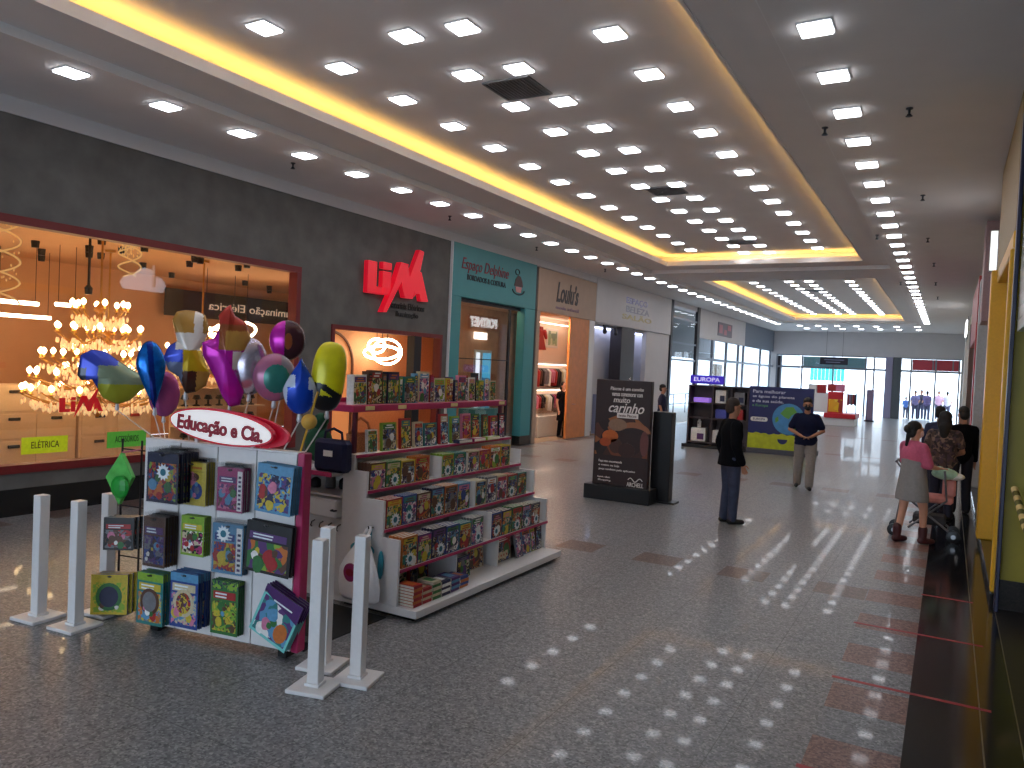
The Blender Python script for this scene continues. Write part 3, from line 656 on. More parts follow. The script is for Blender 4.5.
ring_lamp(-12.0, 14.55, 2.27, .42, .35, 'glowing ring lamp in the charcoal shop doorway, lowest of three'); ring_lamp(-12.2, 15.0, 2.3, .35, 1.0, 'glowing ring lamp in the charcoal shop doorway, nearest the dark door post'); ring_lamp(-12.0, 14.35, 2.42, .2, .9, 'glowing ring lamp in the charcoal shop doorway, smallest of three')
ring_lamp(-13.6, 13.2, 2.75, .35, .3, 'glowing ring lamp behind the magenta foil balloon'); ring_lamp(-14.6, 12.3, 2.6, .5, .45, 'glowing ring lamp behind the animal balloons near the dark band')
# ceiling spots in lamp shop
for i in range(30):
    x = -11.6-rng.random()*5; y = 2.5+rng.random()*10+(-(x)-11)*.6
    mb = MB(); mb.lathe([(.06, -.12), (.07, -.02), (.07, 0)], dark_metal, 8, Matrix.Translation((x, y, 3.9)))
    tag(mb.build('ceiling_spot'), 'small dark spotlight on the warm lamp shop ceiling behind the window', 'spotlight', 'ceiling spotlights in the lamp shop')
# arch panel in the doorway, warm light on it put in as emission
ar = root('arched_panel', (-12.6, 13.2, 0), 'orange arched panel with painted warm glow inside the charcoal shop doorway', 'panel')
pts = [(12.6, 0)]+[(13.35-.75*math.cos(PI*k/16), 1.95+.75*math.sin(PI*k/16)) for k in range(17)]+[(14.1, 0)]
mb = MB(); yz(mb, pts, 0, .05, mat('arch_orange_glow', (236, 160, 100), .5, emis=.5), -12.6); mb.build('panel', ar)
mb = MB(); mb.tube([(-12.52, a, b) for a, b in pts], .035, mat('arch_rim', (110, 70, 50), .4), 6); mb.build('rim', ar)
mb = MB(); mb.box(-12.9, -12.65, 12.4, 17.9, 0, 3.9, mat('peach_wall', (216, 160, 120), .6)); struct(mb, 'wall_partition')
# cabinets
cab_w = mat('cream_cabinet', (226, 196, 160), .4, noise=.03)
for i, (a, b) in enumerate([(5.0, 6.4), (6.45, 7.85), (7.9, 9.3)]):
    r = root('cabinet', (-13.4, (a+b)/2, 0), 'cream drawer cabinet under the chandeliers, %s from the window’s near end' % nth(i), 'cabinet', 'cream cabinets in the lamp shop')
    mb = MB(); mb.bbox(-13.7, -13.25, a, b, 0, 1.42, cab_w, .01); mb.build('body', r)
    for k in range(2):
        for j in range(3):
            y0 = a+.04+k*(b-a-.04)/2; y1 = y0+(b-a-.12)/2; z0 = .08+j*.45
            mb = MB(); mb.bbox(-13.249, -13.23, y0, y1, z0, z0+.41, cab_w, .004); d = mb.build('drawer', r)
            mb = MB(); mb.bbox(-13.229, -13.20, (y0+y1)/2-.09, (y0+y1)/2+.09, z0+.30, z0+.35, black_plast if (i+k+j) % 4 else ink('red'), .006); mb.build('handle', d)
# shelf rack with small dark fittings
r = root('display_rack', (-12.9, 10.4, 0), 'cream wall rack of small dark fittings behind the green sticker', 'rack')
mb = MB(); mb.box(-13.0, -12.95, 9.5, 11.6, 0, 1.5, cab_w); mb.build('back_panel', r)
for z in (.25, .62, .99, 1.36): mb = MB(); mb.box(-12.949, -12.7, 9.5, 11.6, z, z+.03, cab_w); mb.build('shelf', r)
for z in (.28, .65, 1.02):
    for k in range(7):
        x, y = -12.82, 9.7+k*.27
        mb = MB(); mb.lathe([(.07, 0), (.07, .02), (.02, .04), (.02, .12), (.08, .14), (.05, .22)], black_plast, 8, Matrix.Translation((x, y, z+.001)))
        tag(mb.build('light_fitting'), 'small black light fitting on the cream rack inside the lamp shop', 'lamp', 'black fittings on the cream rack')
# mirrored lettering band
bd = root('lettered_band', (-16.7, 14.5, 2.9), 'dark band with pale reversed lettering high inside the lamp shop', 'sign')
mb = MB(); mb.box(-16.75, -16.7, 12.0, 17.2, 2.95, 3.62, mat('band_dark', (44, 34, 30), .5)); mb.build('board', bd)
text('Iluminação Elétrica', mat('pale_letter', (235, 215, 190), .5, emis=.5), bd, (-16.68, 14.75, 3.28), PI/2, w=3.0, h=.26, mirror=True)
# stickers on the glass
def glass_sticker(y0, y1, z0, z1, m, s, label):
    r = root('window_sticker', (-9.845, (y0+y1)/2, z0), label, 'sticker')
    mb = MB(); mb.box(-9.849, -9.847, y0, y1, z0, z1, m); mb.build('sheet', r)
    text(s, blk_letter, r, (-9.844, (y0+y1)/2, (z0+z1)/2), PI/2, w=(y1-y0)*.6, h=(z1-z0)*.5, ext=.001)
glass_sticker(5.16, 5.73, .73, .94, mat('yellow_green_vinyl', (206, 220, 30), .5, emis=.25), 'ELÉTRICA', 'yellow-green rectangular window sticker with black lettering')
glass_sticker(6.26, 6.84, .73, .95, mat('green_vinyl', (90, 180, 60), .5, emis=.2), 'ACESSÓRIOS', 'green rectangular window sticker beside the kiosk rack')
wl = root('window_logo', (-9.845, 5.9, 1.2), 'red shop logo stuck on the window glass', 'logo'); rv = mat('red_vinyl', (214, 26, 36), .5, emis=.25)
def mapl(pts): return [(5.6+(a-11.2)*.30, 1.24+(b-3.36)*.30) for a, b in pts]
for pts in ([(11.22, 3.36), (11.68, 3.36), (11.72, 3.5), (11.48, 3.5), (11.48, 3.97), (11.22, 3.97)], [(11.72, 3.37), (11.92, 3.37), (11.92, 3.82), (11.72, 3.82)], [(11.72, 3.87), (11.92, 3.87), (11.92, 4.0), (11.72, 4.0)], [(11.86, 3.1), (12.34, 3.86), (12.42, 4.05), (12.18, 4.06), (12.0, 3.62)],
            [(12.18, 4.06), (12.42, 4.05), (12.50, 3.80), (12.95, 4.48), (12.84, 3.97), (12.62, 3.37), (12.46, 3.37), (12.36, 3.58)], [(12.76, 3.95), (12.90, 3.95), (13.17, 3.36), (12.97, 3.35), (12.9, 3.5), (12.76, 3.42)]):
    mb = MB(); yz(mb, mapl(pts), 0, .002, rv, -9.848); mb.build('letter', wl)
# pale reflection-like cloud decal on the glass, as a frosted sticker
# --- teal shop interior
r = root('glass_door', (-11.7, 18.8, 0), 'bright doorway at the back of the teal shop', 'door')
mb = MB(); mb.box(-11.79, -11.74, 18.35, 19.25, 0, 2.5, mat('door_white', (210, 225, 235), .4)); mb.build('frame', r)
mb = MB(); mb.box(-11.735, -11.73, 18.4, 18.6, .3, 2.42, glow('door_white_glow', (235, 245, 255), 1.6)); mb.box(-11.735, -11.73, 18.75, 19.2, .3, 2.42, glow('door_blue_glow', (90, 190, 235), .9)); mb.build('pane', r)
r = root('exit_light', (-11.7, 18.6, 2.85), 'small white glowing box lamp above the teal shop’s back doorway', 'lamp')
mb = MB(); mb.bbox(-11.79, -11.7, 18.3, 18.9, 2.8, 3.0, glow('exit_glow', (255, 250, 240), 3.), .01); mb.build('case', r)
r = root('ceiling_spot', (-11.0, 17.2, 3.6), 'dark spotlight on the teal shop ceiling', 'spotlight')
mb = MB(); mb.tube([(-10.6, 15.4, 3.62), (-10.6, 15.8, 3.62)], .02, dark_metal, 6); mb.cap((-10.6, 15.5, 3.55), .04, (-10.55, 15.45, 3.4), .06, dark_metal); mb.build('lamp_head', r)
tl = root('hidden_fill_lamp', (-10.2, 16.5, 3.68), 'unseen warm lamp added to brighten the teal shop', 'lamp'); mb = MB(); mb.bbox(-10.3, -10.05, 15., 18.0, 3.675, 3.698, glow('teal_shop_fill', (255, 214, 160), 12.), .01); mb.build('diffuser', tl)  # unseen lamp added above the opening to light the teal interior
mb = MB(); mb.bbox(-10.8, -10.3, 16.2, 17.4, 0, .95, teal, .01); tag(mb.build('counter'), 'teal counter inside the teal shop', 'counter')
# --- beige shop interior
tw = root('hidden_fill_lamp', (-10.2, 25.5, 3.48), 'unseen cool white lamp added to brighten the white shop recess', 'lamp'); mb = MB(); mb.bbox(-10.36, -10.15, 22.4, 28.6, 3.46, 3.495, glow('recess_fill', (205, 215, 255), 7.), .01); mb.build('diffuser', tw)  # hidden cool lamp added to brighten the white recess walls
tl = root('hidden_fill_lamp', (-10.1, 19.4, 3.69), 'unseen warm white lamp added to brighten the beige shop', 'lamp'); mb = MB(); mb.bbox(-10.28, -10.0, 18.4, 20.4, 3.685, 3.708, glow('beige_shop_fill', (255, 226, 200), 90.), .01); mb.build('diffuser', tl)  # unseen lamp added behind the fascia to brighten the beige shop
su = root('wall_shelf', (-11.6, 23, 0), 'white wall shelving of clothes inside the beige shop', 'shelf')
for z in (.5, 1.35, 2.2): mb = MB(); mb.bbox(-11.79, -11.4, 21.5, 24.3, z, z+.05, white_lam, .005); mb.build('shelf', su)
for z in (1.345, 2.195, 3.55): mb = MB(); mb.bbox(-11.62, -11.55, 21.55, 24.2, z-.03, z-.001, glow('shelf_glow', (255, 226, 200), 9.), .004); mb.build('shelf_light', su)
for z in (1.2, 2.05): mb = MB(); mb.tube([(-11.55, 21.55, z), (-11.55, 24.2, z)], .012, metal_grey, 6); mb.build('rail', su)
cl = ['red', 'white', 'black', 'pink', 'grey', 'brown', 'black', 'cream', 'red', 'white', 'black', 'magenta', 'white', 'black', 'pink', 'grey']
for j, z in enumerate((2.04, 1.19)):
    for k in range(16):
        y = 21.7+k*.155; c = cl[(k*5+j*3) % 16]; h = .42+.2*rng.random()
        mb = MB(); M = Matrix.Translation((-11.55, y, z))
        mb.prism([(-.05, 0), (.05, 0), (.16, -.10), (.14, -h), (-.14, -h), (-.16, -.10)], -.03, .03, ink(c), M @ Matrix(((1, 0, 0, 0), (0, 0, 1, 0), (0, 1, 0, 0), (0, 0, 0, 1))))
        tag(mb.build('hanging_garment'), '%s garment hanging, %s along the %s clothes rail of the beige shop' % (c, nth(k), 'upper' if j == 0 else 'lower'), 'garment', 'garments hanging in the beige shop')
rd = root('red_dress', (-11.6, 22.0, 2.6), 'red child dress displayed high on the beige shop’s wall', 'dress')
mb = MB(); mb.prism([(-.08, .75), (.08, .75), (.12, .45), (.34, .0), (-.34, .0), (-.12, .45)], -.05, .05, ink('red'), Matrix(((0, 0, 1, -11.65), (1, 0, 0, 22.1), (0, 1, 0, 2.65), (0, 0, 0, 1)))); mb.build('skirt', rd)
mb = MB(); mb.cap((-11.6, 21.92, 3.25), .07, (-11.6, 21.8, 3.05), .05, ink('red')); mb.cap((-11.6, 22.28, 3.25), .07, (-11.6, 22.4, 3.05), .05, ink('red')); mb.build('sleeve', rd)
pf = root('wall_picture', (-11.78, 23.1, 2.75), 'framed pale green picture on the beige shop’s wall', 'picture')
mb = MB(); mb.bbox(-11.79, -11.75, 22.75, 23.6, 2.75, 3.4, white_lam, .01); mb.build('frame', pf); mb = MB(); mb.box(-11.749, -11.745, 22.85, 23.5, 2.83, 3.32, cmix('pale_print', [(150, 180, 150), (200, 210, 190), (120, 150, 140)], 6)); mb.build('print', pf)
gc = root('glass_counter', (-10.6, 20.9, 0), 'pale glass-topped counter inside the beige shop', 'counter')
mb = MB(); mb.bbox(-10.9, -10.45, 19.9, 21.4, 0, .62, mat('pale_counter', (206, 200, 190), .35), .01); mb.build('body', gc)
mb = MB(); mb.bbox(-10.9, -10.45, 19.9, 21.4, .98, 1.0, glass('counter_glass', .12), .002); mb.bbox(-10.46, -10.452, 19.9, 21.4, .621, .979, MATS['counter_glass'], .001); mb.build('glass_case', gc)
# ================================================================== BOOK KIOSK
ARTS = [cmix('cover_art_%d' % i, [PALETTE[c] for c in cs], 38) for i, cs in enumerate([('brown', 'cream', 'green', 'black', 'yellow'), ('navy', 'grey', 'sky blue', 'white', 'purple'), ('green', 'brown', 'yellow', 'teal', 'cream'), ('red', 'orange', 'cream', 'brown', 'navy'), ('teal', 'navy', 'cream', 'green', 'orange'), ('pink', 'purple', 'white', 'grey', 'blue'), ('grey', 'brown', 'blue', 'cream', 'black')])]
def book(mb, w, h, t, c1, c2, c3, r, motif=True, dx=0., lie=False):
    """upright closed book: front cover on local -Y at y=0, spine at -X"""
    k = .003
    mb.bbox(-w/2+k, w/2-k*1.5, k, t-k, k, h-k, paper, .001)
    mb.box(-w/2, w/2, 0, k, 0, h, c1); mb.box(-w/2, w/2, t-k, t, 0, h, c1); mb.box(-w/2, -w/2+k, k, t-k, 0, h, c1)
    if motif:
        f = -.0012
        b = h*(.70+.08*r.random())
        mb.box(-w*.46, w*.46, f*.6, 0, h*.03, b, r.choice(ARTS)); mb.box(-w*.42, w*.42, f, 0, b+h*.01, h*.93, c2)
        for q in range(2): mb.box(-w*.30+.1*w*q, w*(.15+.18*r.random()), f-.0008, f, b+h*(.04+.08*q), b+h*(.08+.08*q), c3)
        MX = Matrix(((1, 0, 0, 0), (0, 0, 1, 0), (0, 1, 0, 0), (0, 0, 0, 1)))
        for q in range(3):
            cx, cz, rr = w*(r.random()-.5)*.5, h*(.16+.40*r.random()), w*(.07+.12*r.random())
            mb.prism([(cx+rr*math.cos(2*PI*e/11)*(1+.35*r.random()), cz+rr*1.25*math.sin(2*PI*e/11)*(1+.3*r.random())) for e in range(11)], f-.0006*(q+1), f, [c3, c2, c1][q] if q < 2 else ink(r.choice(['white', 'brown', 'yellow', 'red', 'green'])), MX)
    return mb
burst_w = mat('burst_white', (226, 236, 240), .5); burst_t = mat('burst_teal', (40, 110, 130), .5)
def burst(parent, cx, cz, rr, y):
    MX = Matrix(((1, 0, 0, 0), (0, 0, 1, y), (0, 1, 0, 0), (0, 0, 0, 1))); mb = MB()
    mb.prism([(cx+rr*(1 if e % 2 else .68)*math.cos(2*PI*e/24), cz+rr*(1 if e % 2 else .68)*math.sin(2*PI*e/24)) for e in range(24)], -.002, 0, burst_w, MX)
    mb.prism([(cx+rr*.42*math.cos(2*PI*e/10), cz+rr*.42*math.sin(2*PI*e/10)) for e in range(10)], -.0028, -.002, burst_t, MX)
    o = mb.build('price_burst', parent, loc=(0, 0, 0), world=False); o['label'] = 'white starburst sticker'
    return o
# --- step shelf unit
KY0, KY1 = 4.92, 7.55
ku = root('shelf_unit', (-4.2, 6.23, 0), 'white stepped bookshelf unit with magenta edges filled with children’s books', 'bookshelf')
mb = MB(); mb.box(-4.40, -3.66, KY0+.05, KY1-.05, 0, .034, black_plast); mb.build('plinth', ku)
mb = MB(); mb.bbox(-4.42, -3.60, KY0, KY1, .035, .10, white_lam, .004); mb.build('base', ku)
LIP = [(-3.785, .40), (-3.965, .70), (-4.155, 1.0), (-4.295, 1.285)]
for i, (x, z) in enumerate(LIP):
    mb = MB(); mb.bbox(-4.42, x, KY0+.03, KY1-.03, z-.016, z, white_lam, .002); s_ = mb.build('shelf', ku)
    mb = MB(); mb.bbox(x+.0005, x+.008, KY0+.01, KY1-.01, z-.024, z+.002, magenta_lam, .001); mb.build('edge_strip', s_)
prof = [(-4.42, .101), (-3.80, .101), (-3.80, .64), (-3.97, .64), (-3.97, .94), (-4.16, .94), (-4.16, 1.16), (-4.30, 1.16), (-4.30, 1.29), (-4.42, 1.29)]
MXZ = lambda y: Matrix(((1, 0, 0, 0), (0, 0, 1, y), (0, 1, 0, 0), (0, 0, 0, 1)))
for y in (KY0, KY1-.025): mb = MB(); mb.prism(prof, 0, .025, white_lam, MXZ(y)); mb.build('end_panel', ku)
mb = MB(); mb.box(-4.15, -4.13, KY0+.03, KY1-.03, .101, .383, white_lam); mb.box(-4.32, -4.30, KY0+.03, KY1-.03, .401, .683, white_lam); mb.box(-4.42, -4.40, KY0+.03, KY1-.03, .701, .983, white_lam); mb.box(-4.42, -4.40, KY0+.03, KY1-.03, 1.001, 1.268, white_lam); mb.build('back_panel', ku)
for x0, x1, z0, z1, ys in ((-4.12, -3.80, .101, .383, (5.78, 6.52)), (-4.29, -3.80, .401, .66, (6.36, )), (-4.39, -3.975, .701, .95, (6.32,)), (-4.39, -4.165, 1.001, 1.2, (6.0, 6.45))):
    for y in ys: mb = MB(); mb.box(x0, x1, y-.008, y+.008, z0, z1, white_lam); mb.build('divider', ku)
mb = MB(); mb.bbox(-4.78, -4.36, 4.95, 7.52, 1.64, 1.70, magenta_lam, .005); mb.build('top_shelf', ku)
for y in (5.02, 6.25, 7.45): mb = MB(); mb.bbox(-4.42, -4.385, y-.02, y+.02, 1.286, 1.639, mat('dark_red_post', (92, 30, 48), .4), .004); mb.build('post', ku)
mb = MB(); mb.bbox(-4.785, -4.76, 4.95, 7.52, 1.701, 1.74, magenta_lam, .003); mb.build('back_rail', ku)
for y in (5.1, 5.55, 6.4, 7.35): mb = MB(); mb.box(-4.3595, -4.357, y, y+.12, 1.655, 1.69, mat('price_tag', (232, 214, 150), .5)); mb.build('price_tag', ku)
names = list(PALETTE)
br = random.Random(5)
LEVEL = ['lowest', 'middle', 'highest']
def place_book(mesh_mb, name, loc, rz, label, cat='book', group=None, lean=0.):
    o = mesh_mb.build(name, None, loc=loc, world=False, rz=rz); o.rotation_euler = (lean, 0, rz)
    return tag(o, label, cat, group)
RZ = PI/2
facings = {0: [('orange', 'yellow'), ('purple', 'magenta'), ('navy', 'purple'), ('blue', 'green'), ('teal', 'yellow'), ('grey', 'green'), ('blue', 'brown'), ('navy', 'yellow'), ('green', 'red'), ('brown', 'pink'), ('grey', 'navy'), ('sky blue', 'white'), ('navy', 'red')],
           1: [('red', 'yellow'), ('blue', 'teal'), ('brown', 'cream'), ('navy', 'sky blue'), ('orange', 'brown'), ('sky blue', 'pink'), ('cream', 'navy'), ('grey', 'white'), ('cream', 'red'), ('red', 'teal'), ('teal', 'brown'), ('navy', 'grey'), ('brown', 'orange')],
           2: [('brown', 'yellow'), ('green', 'cream'), ('yellow', 'brown'), ('orange', 'red'), ('lime', 'orange'), ('teal', 'green'), ('cream', 'brown'), ('red', 'orange'), ('orange', 'white'), ('yellow', 'navy'), ('brown', 'teal'), ('yellow', 'orange'), ('cream', 'red')]}
for lv in (0, 1, 2):
    x, z = LIP[lv]; y = KY0+.045; i = 0
    hb = (.235, .24, .205)[lv]
    while i < 12:
        w = (.185+.03*br.random()); h = hb+.025*br.random(); t = .022+.012*br.random(); n = 4
        if y+w > KY1-.04: break
        for dy in ((6.36,), (6.32,), (6.0, 6.45))[lv]:
            if y-.002 < dy+.012 and y+w > dy-.012: y = dy+.014
        c1, c2 = facings[lv][i]; c3 = br.choice([q for q in names if q not in (c1, c2)])
        mb = book(MB(), w, h, t, ink(c1), ink(c2), ink(c3), br)
        X = x-.012
        pos = 'at the near end' if i == 0 else nth(i)+' from the near end'
        o = place_book(mb, 'childrens_book', (X, y+w/2, z+.001), RZ, '%s and %s book facing out, %s, %s step' % (c1, c2, pos, LEVEL[lv]), 'book', 'books facing out on the %s step' % LEVEL[lv])
        plain = None
        for q in range(1, n):
            c = o.copy(); COL.objects.link(c); c.location = (X-(t+.006)*q, y+w/2, z+.001+.0)
            tag(c, '%s and %s book stacked behind the one %s, %s step' % (c1, c2, pos, LEVEL[lv]), 'book', '%s and %s books %s on the %s step' % (c1, c2, pos, LEVEL[lv]))
        if br.random() < .5 or (lv == 1 and i in (0, 1, 3)): burst(o, w*(br.random()-.5)*.2, h*.26, w*.3, -.004)
        y += w+.008; i += 1
# bottom bay: flat stacks
bx, bz = -3.80, .101
stk = [('red', 'orange'), ('red', 'cream'), ('green', 'cream'), ('navy', 'white'), ('purple', 'sky blue'), ('orange', 'blue')]
y = KY0+.05
for i, (c1, c2) in enumerate(stk):
    w, d, t = .115+.02*br.random(), .17, .024; n = (7, 5, 6, 5, 5, 4)[i]
    proto = None
    for q in range(n):
        col = c1 if q % 2 == 0 else c2
        pos = 'nearest' if i == 0 else nth(i)
        if q < 2:
            mb = MB(); k = .002
            mb.box(-d/2+k, d/2-k, -w/2+k, w/2-k, k, t-k, paper); mb.box(-d/2, d/2, -w/2, w/2, 0, k, ink(col)); mb.box(-d/2, d/2, -w/2, w/2, t-k, t, ink(col)); mb.box(d/2-k, d/2, -w/2, w/2, k, t-k, ink(col))
            mb.box(-d*.3, d*.3, -w*.3, w*.3, t, t+.0006, ink(c2 if q % 2 == 0 else c1))
            o = mb.build('activity_book', None, loc=(0, 0, 0), world=False); pr = (pr if q else [])+[o]
        else: o = pr[q % 2].copy(); COL.objects.link(o)
        o.location = (bx-.03-.01*br.random()+.08-.0, y+w/2, bz+q*(t+.0012)); o.rotation_euler = (0, 0, .03*(br.random()-.5))
        if q == n-1: tag(o, '%s activity book topmost of the %s flat stack on the bottom shelf' % (col, pos), 'book', 'activity books lying in flat stacks')
        else: tag(o, '%s activity book inside the %s flat stack on the bottom shelf' % (col, pos), 'book', '%s activity books inside the %s flat stack' % (col, pos))
    y += w+.016
# behind stacks: taller boxes
def std(nm, y, w, h, t, c1, c2, c3, label, x=bx-.02, z=bz, lean=-.08, cat='book', b=False):
    mb = book(MB(), w, h, t, ink(c1), ink(c2), ink(c3), br)
    o = place_book(mb, nm, (x, y, z+.001), RZ, label, cat, None, lean)
    if b: burst(o, 0, h*.3, w*.3, -.004)
    return o
std('picture_book', 5.22, .30, .22, .03, 'green', 'brown', 'red', 'green picture book leaning behind the nearest flat stacks on the bottom shelf', x=-4.04)
std('picture_book', 5.55, .28, .24, .03, 'red', 'brown', 'green', 'dark red picture book leaning behind the second pair of flat stacks', x=-4.04)
std('picture_book', 5.95, .30, .26, .03, 'brown', 'green', 'cream', 'brown picture book standing in the middle bay of the bottom shelf', x=-4.0)
std('picture_book', 5.98, .20, .20, .03, 'navy', 'purple', 'grey', 'small purple and navy book standing before the brown one, bottom shelf', x=-3.84)
std('picture_book', 6.30, .30, .27, .03, 'cream', 'yellow', 'brown', 'large cream patterned book standing right of the small purple one, bottom shelf', x=-3.92)
std('card_box', 6.72, .33, .27, .05, 'black', 'red', 'white', 'black game box with pale cards printed on its front, bottom shelf', cat='box', x=-3.86, lean=-.04)
mb = MB()
for k in range(4): mb.box(-.12+k*.055, -.07+k*.055, -.002, 0, .03+.008*(k % 2), .095+.008*(k % 2), ink('cream'))
for k in range(4): mb.box(-.105+k*.055, -.085+k*.055, -.003, -.002, .055, .075, ink('red'))
mb.build('card_fan', bpy.data.objects['card_box'], loc=(0, -.004, 0), world=False)
std('picture_book', 6.99, .13, .27, .02, 'grey', 'pink', 'white', 'narrow silver-grey book leaning out right of the black game box', x=-3.80, lean=-.22)
std('picture_book', 7.17, .19, .26, .02, 'sky blue', 'orange', 'navy', 'sky blue framed book beside the lime edged one, bottom shelf', lean=-.14)
std('picture_book', 7.32, .09, .28, .02, 'lime', 'yellow', 'green', 'narrow lime book standing near the far end of the bottom shelf', lean=-.14)
std('picture_book', 7.43, .13, .27, .03, 'brown', 'navy', 'cream', 'brown and navy book at the far end of the bottom shelf', lean=-.05)
# books on the magenta top shelf
topc = [('white', 'purple', .26, .17), ('brown', 'black', .29, .05), ('brown', 'red', .30, .15), ('brown', 'grey', .27, .05), ('navy', 'purple', .29, .16), ('lime', 'white', .24, .04), ('teal', 'green', .25, .17), ('sky blue', 'navy', .28, .05), ('cream', 'sky blue', .30, .16), ('red', 'magenta', .27, .06), ('cream', 'lime', .24, .19), ('yellow', 'orange', .24, .06), ('purple', 'white', .25, .07), ('navy', 'grey', .22, .05), ('pink', 'purple', .27, .15), ('red', 'brown', .27, .05), ('white', 'pink', .25, .12), ('black', 'navy', .30, .05), ('lime', 'yellow', .22, .09), ('sky blue', 'white', .25, .09), ('cream', 'green', .22, .12)]
y = 5.0
for i, (c1, c2, h, w) in enumerate(topc):
    c3 = br.choice(['yellow', 'white', 'red', 'orange']); t = .03+.05*br.random()
    if y+w > 7.5: break
    mb = book(MB(), w, h, t, ink(c1), ink(c2), ink(c3), br)
    pos = 'at the near end' if i == 0 else nth(i)+' from the near end'
    place_book(mb, 'storybook', (-4.40-.03*br.random(), y+w/2, 1.701), RZ, '%s and %s storybook standing on the magenta top shelf, %s' % (c1, c2, pos), 'book', 'storybooks on the magenta top shelf', -.05*br.random())
    y += w+.012
# books under the magenta shelf, on the white top board
mid = [('white', 'green', .20, .13), ('lime', 'green', .25, .20), ('red', 'teal', .28, .15), ('cream', 'red', .24, .13), ('teal', 'brown', .22, .20), ('red', 'cream', .30, .13), ('lime', 'sky blue', .27, .14), ('pink', 'magenta', .29, .16), ('green', 'navy', .28, .15), ('brown', 'green', .27, .09), ('red', 'brown', .25, .15), ('black', 'red', .27, .12)]
y = 5.13
for i, (c1, c2, h, w) in enumerate(mid):
    mb = book(MB(), w, h, .03, ink(c1), ink(c2), ink(br.choice(['yellow', 'white', 'orange'])), br)
    pos = 'at the near end' if i == 0 else nth(i)+' from the near end'
    place_book(mb, 'storybook', (-4.335-.012*br.random(), y+w/2, 1.286), RZ, '%s and %s storybook under the magenta shelf, %s' % (c1, c2, pos), 'book', 'storybooks under the magenta shelf', -.06)
    y += w+.03+.04*br.random()
for i, (yy, c, w) in enumerate([(6.55, 'navy', .24), (6.82, 'magenta', .22), (7.1, 'lime', .26)]):
    mb = MB(); mb.bbox(-.018, .06, -w/2, w/2, 0, .035, ink(c), .004); mb.box(.0, .0605, -w/2+.003, w/2-.003, .004, .03, paper); mb.box(-.01, .05, -w/4, w/4, .035, .036, ink('white'))
    tag(mb.build('flat_book', None, loc=(-4.315, yy, 1.286), world=False), '%s book lying flat before the upright storybooks under the magenta shelf' % c, 'book')
# --- counter between the rack and the shelf unit
ct = root('sales_counter', (-4.65, 5.2, 0), 'white sales counter with magenta edge between rack and stepped shelves', 'counter')
mb = MB(); mb.bbox(-5.35, -4.435, 4.80, 5.6, 1.10, 1.135, white_lam, .004); tp = mb.build('top', ct)
mb = MB(); mb.bbox(-5.35, -4.435, 4.785, 4.799, 1.098, 1.137, magenta_lam, .002); mb.build('edge_strip', tp)
mb = MB(); mb.box(-5.35, -4.46, 5.0, 5.02, .0, .70, white_lam); mb.box(-5.35, -5.33, 5.021, 5.6, 0, 1.099, white_lam); mb.box(-4.46, -4.44, 5.021, 5.6, 0, 1.099, white_lam); mb.box(-5.329, -4.461, 5.58, 5.6, 0, 1.099, white_lam); mb.build('body', ct)
mb = MB(); mb.box(-5.329, -4.461, 4.95, 5.579, .90, .915, white_lam); mb.build('shelf', ct)
mb = MB(); mb.bbox(-5.2, -4.47, 4.90, 5.4, .725, .885, white_lam, .012); dr = mb.build('drawer', ct)
mb = MB(); mb.tube([(-4.50, 4.897, .80), (-4.50, 4.87, .80), (-4.46, 4.87, .80), (-4.46, 4.897, .80)], .008, dark_metal, 6); mb.build('handle', dr)
for i in range(4):
    mb = MB(); X = -4.8+i*.10; mb.tube([(X, 4.999, .66), (X, 4.96, .65), (X, 4.95, .62), (X, 4.965, .61)], .006, dark_metal, 6); mb.build('hook', ct)
for i, (X, h) in enumerate([(-4.95, .07), (-4.82, .10), (-4.70, .08), (-4.58, .06)]):
    mb = MB(); mb.lathe([(.045, 0), (.05, .02), (.045, h), (.02, h+.02), (.0, h+.025)], [dark_metal, ink('grey'), dark_metal, ink('white')][i], 10, Matrix.Translation((X, 5.15+.05*i, .916)))
    tag(mb.build('small_jar', smooth=True), '%s small jar on the dark counter shelf, %s from the rack' % (['dark', 'grey', 'dark squat', 'white'][i], nth(i)), 'jar', 'jars in the counter shelf')
bg_ = root('navy_bag', (-4.48, 4.85, 1.136), 'navy blue tote bag with white label standing on the sales counter', 'bag')
nv = mat('navy_fabric', (22, 26, 62), .8); mb = MB()
mb.bbox(-4.66, -4.30, 4.79, 4.91, 1.137, 1.41, nv, .03); mb.build('body', bg_)
mb = MB(); mb.box(-4.53, -4.43, 4.785, 4.7895, 1.27, 1.32, ink('white')); mb.build('label_patch', bg_)
mb = MB(); mb.tube([(-4.58, 4.85, 1.405), (-4.57, 4.85, 1.47), (-4.48, 4.85, 1.50), (-4.39, 4.85, 1.47), (-4.38, 4.85, 1.405)], .012, nv, 8); mb.build('strap', bg_)
mb = MB(); mb.bbox(-4.80, -4.66, 5.0, 5.03, 1.137, 1.26, ink('white'), .004); pfr = mb.build('photo_frame'); tag(pfr, 'small white photo frame on the counter left of the navy bag', 'frame')
mb = MB(); mb.box(-4.785, -4.675, 4.995, 4.9995, 1.15, 1.245, ink('grey')); mb.build('picture', pfr)
gb = root('green_sack', (-4.98, 5.15, 1.136), 'dark green cloth sack on the counter behind the yellow ball stick', 'bag')
mb = MB(); mb.ell((-4.98, 5.2, 1.30), (.14, .12, .165), mat('dark_green_cloth', (20, 74, 46), .85), 14); mb.build('body', gb, smooth=True); mb = MB(); mb.cap((-4.98, 5.2, 1.45), .05, (-4.96, 5.2, 1.52), .07, MATS['dark_green_cloth']); mb.build('neck', gb, smooth=True)
ws_ = root('wicker_basket', (-4.62, 5.3, 1.136), 'peach basket behind the navy bag on the counter', 'basket')
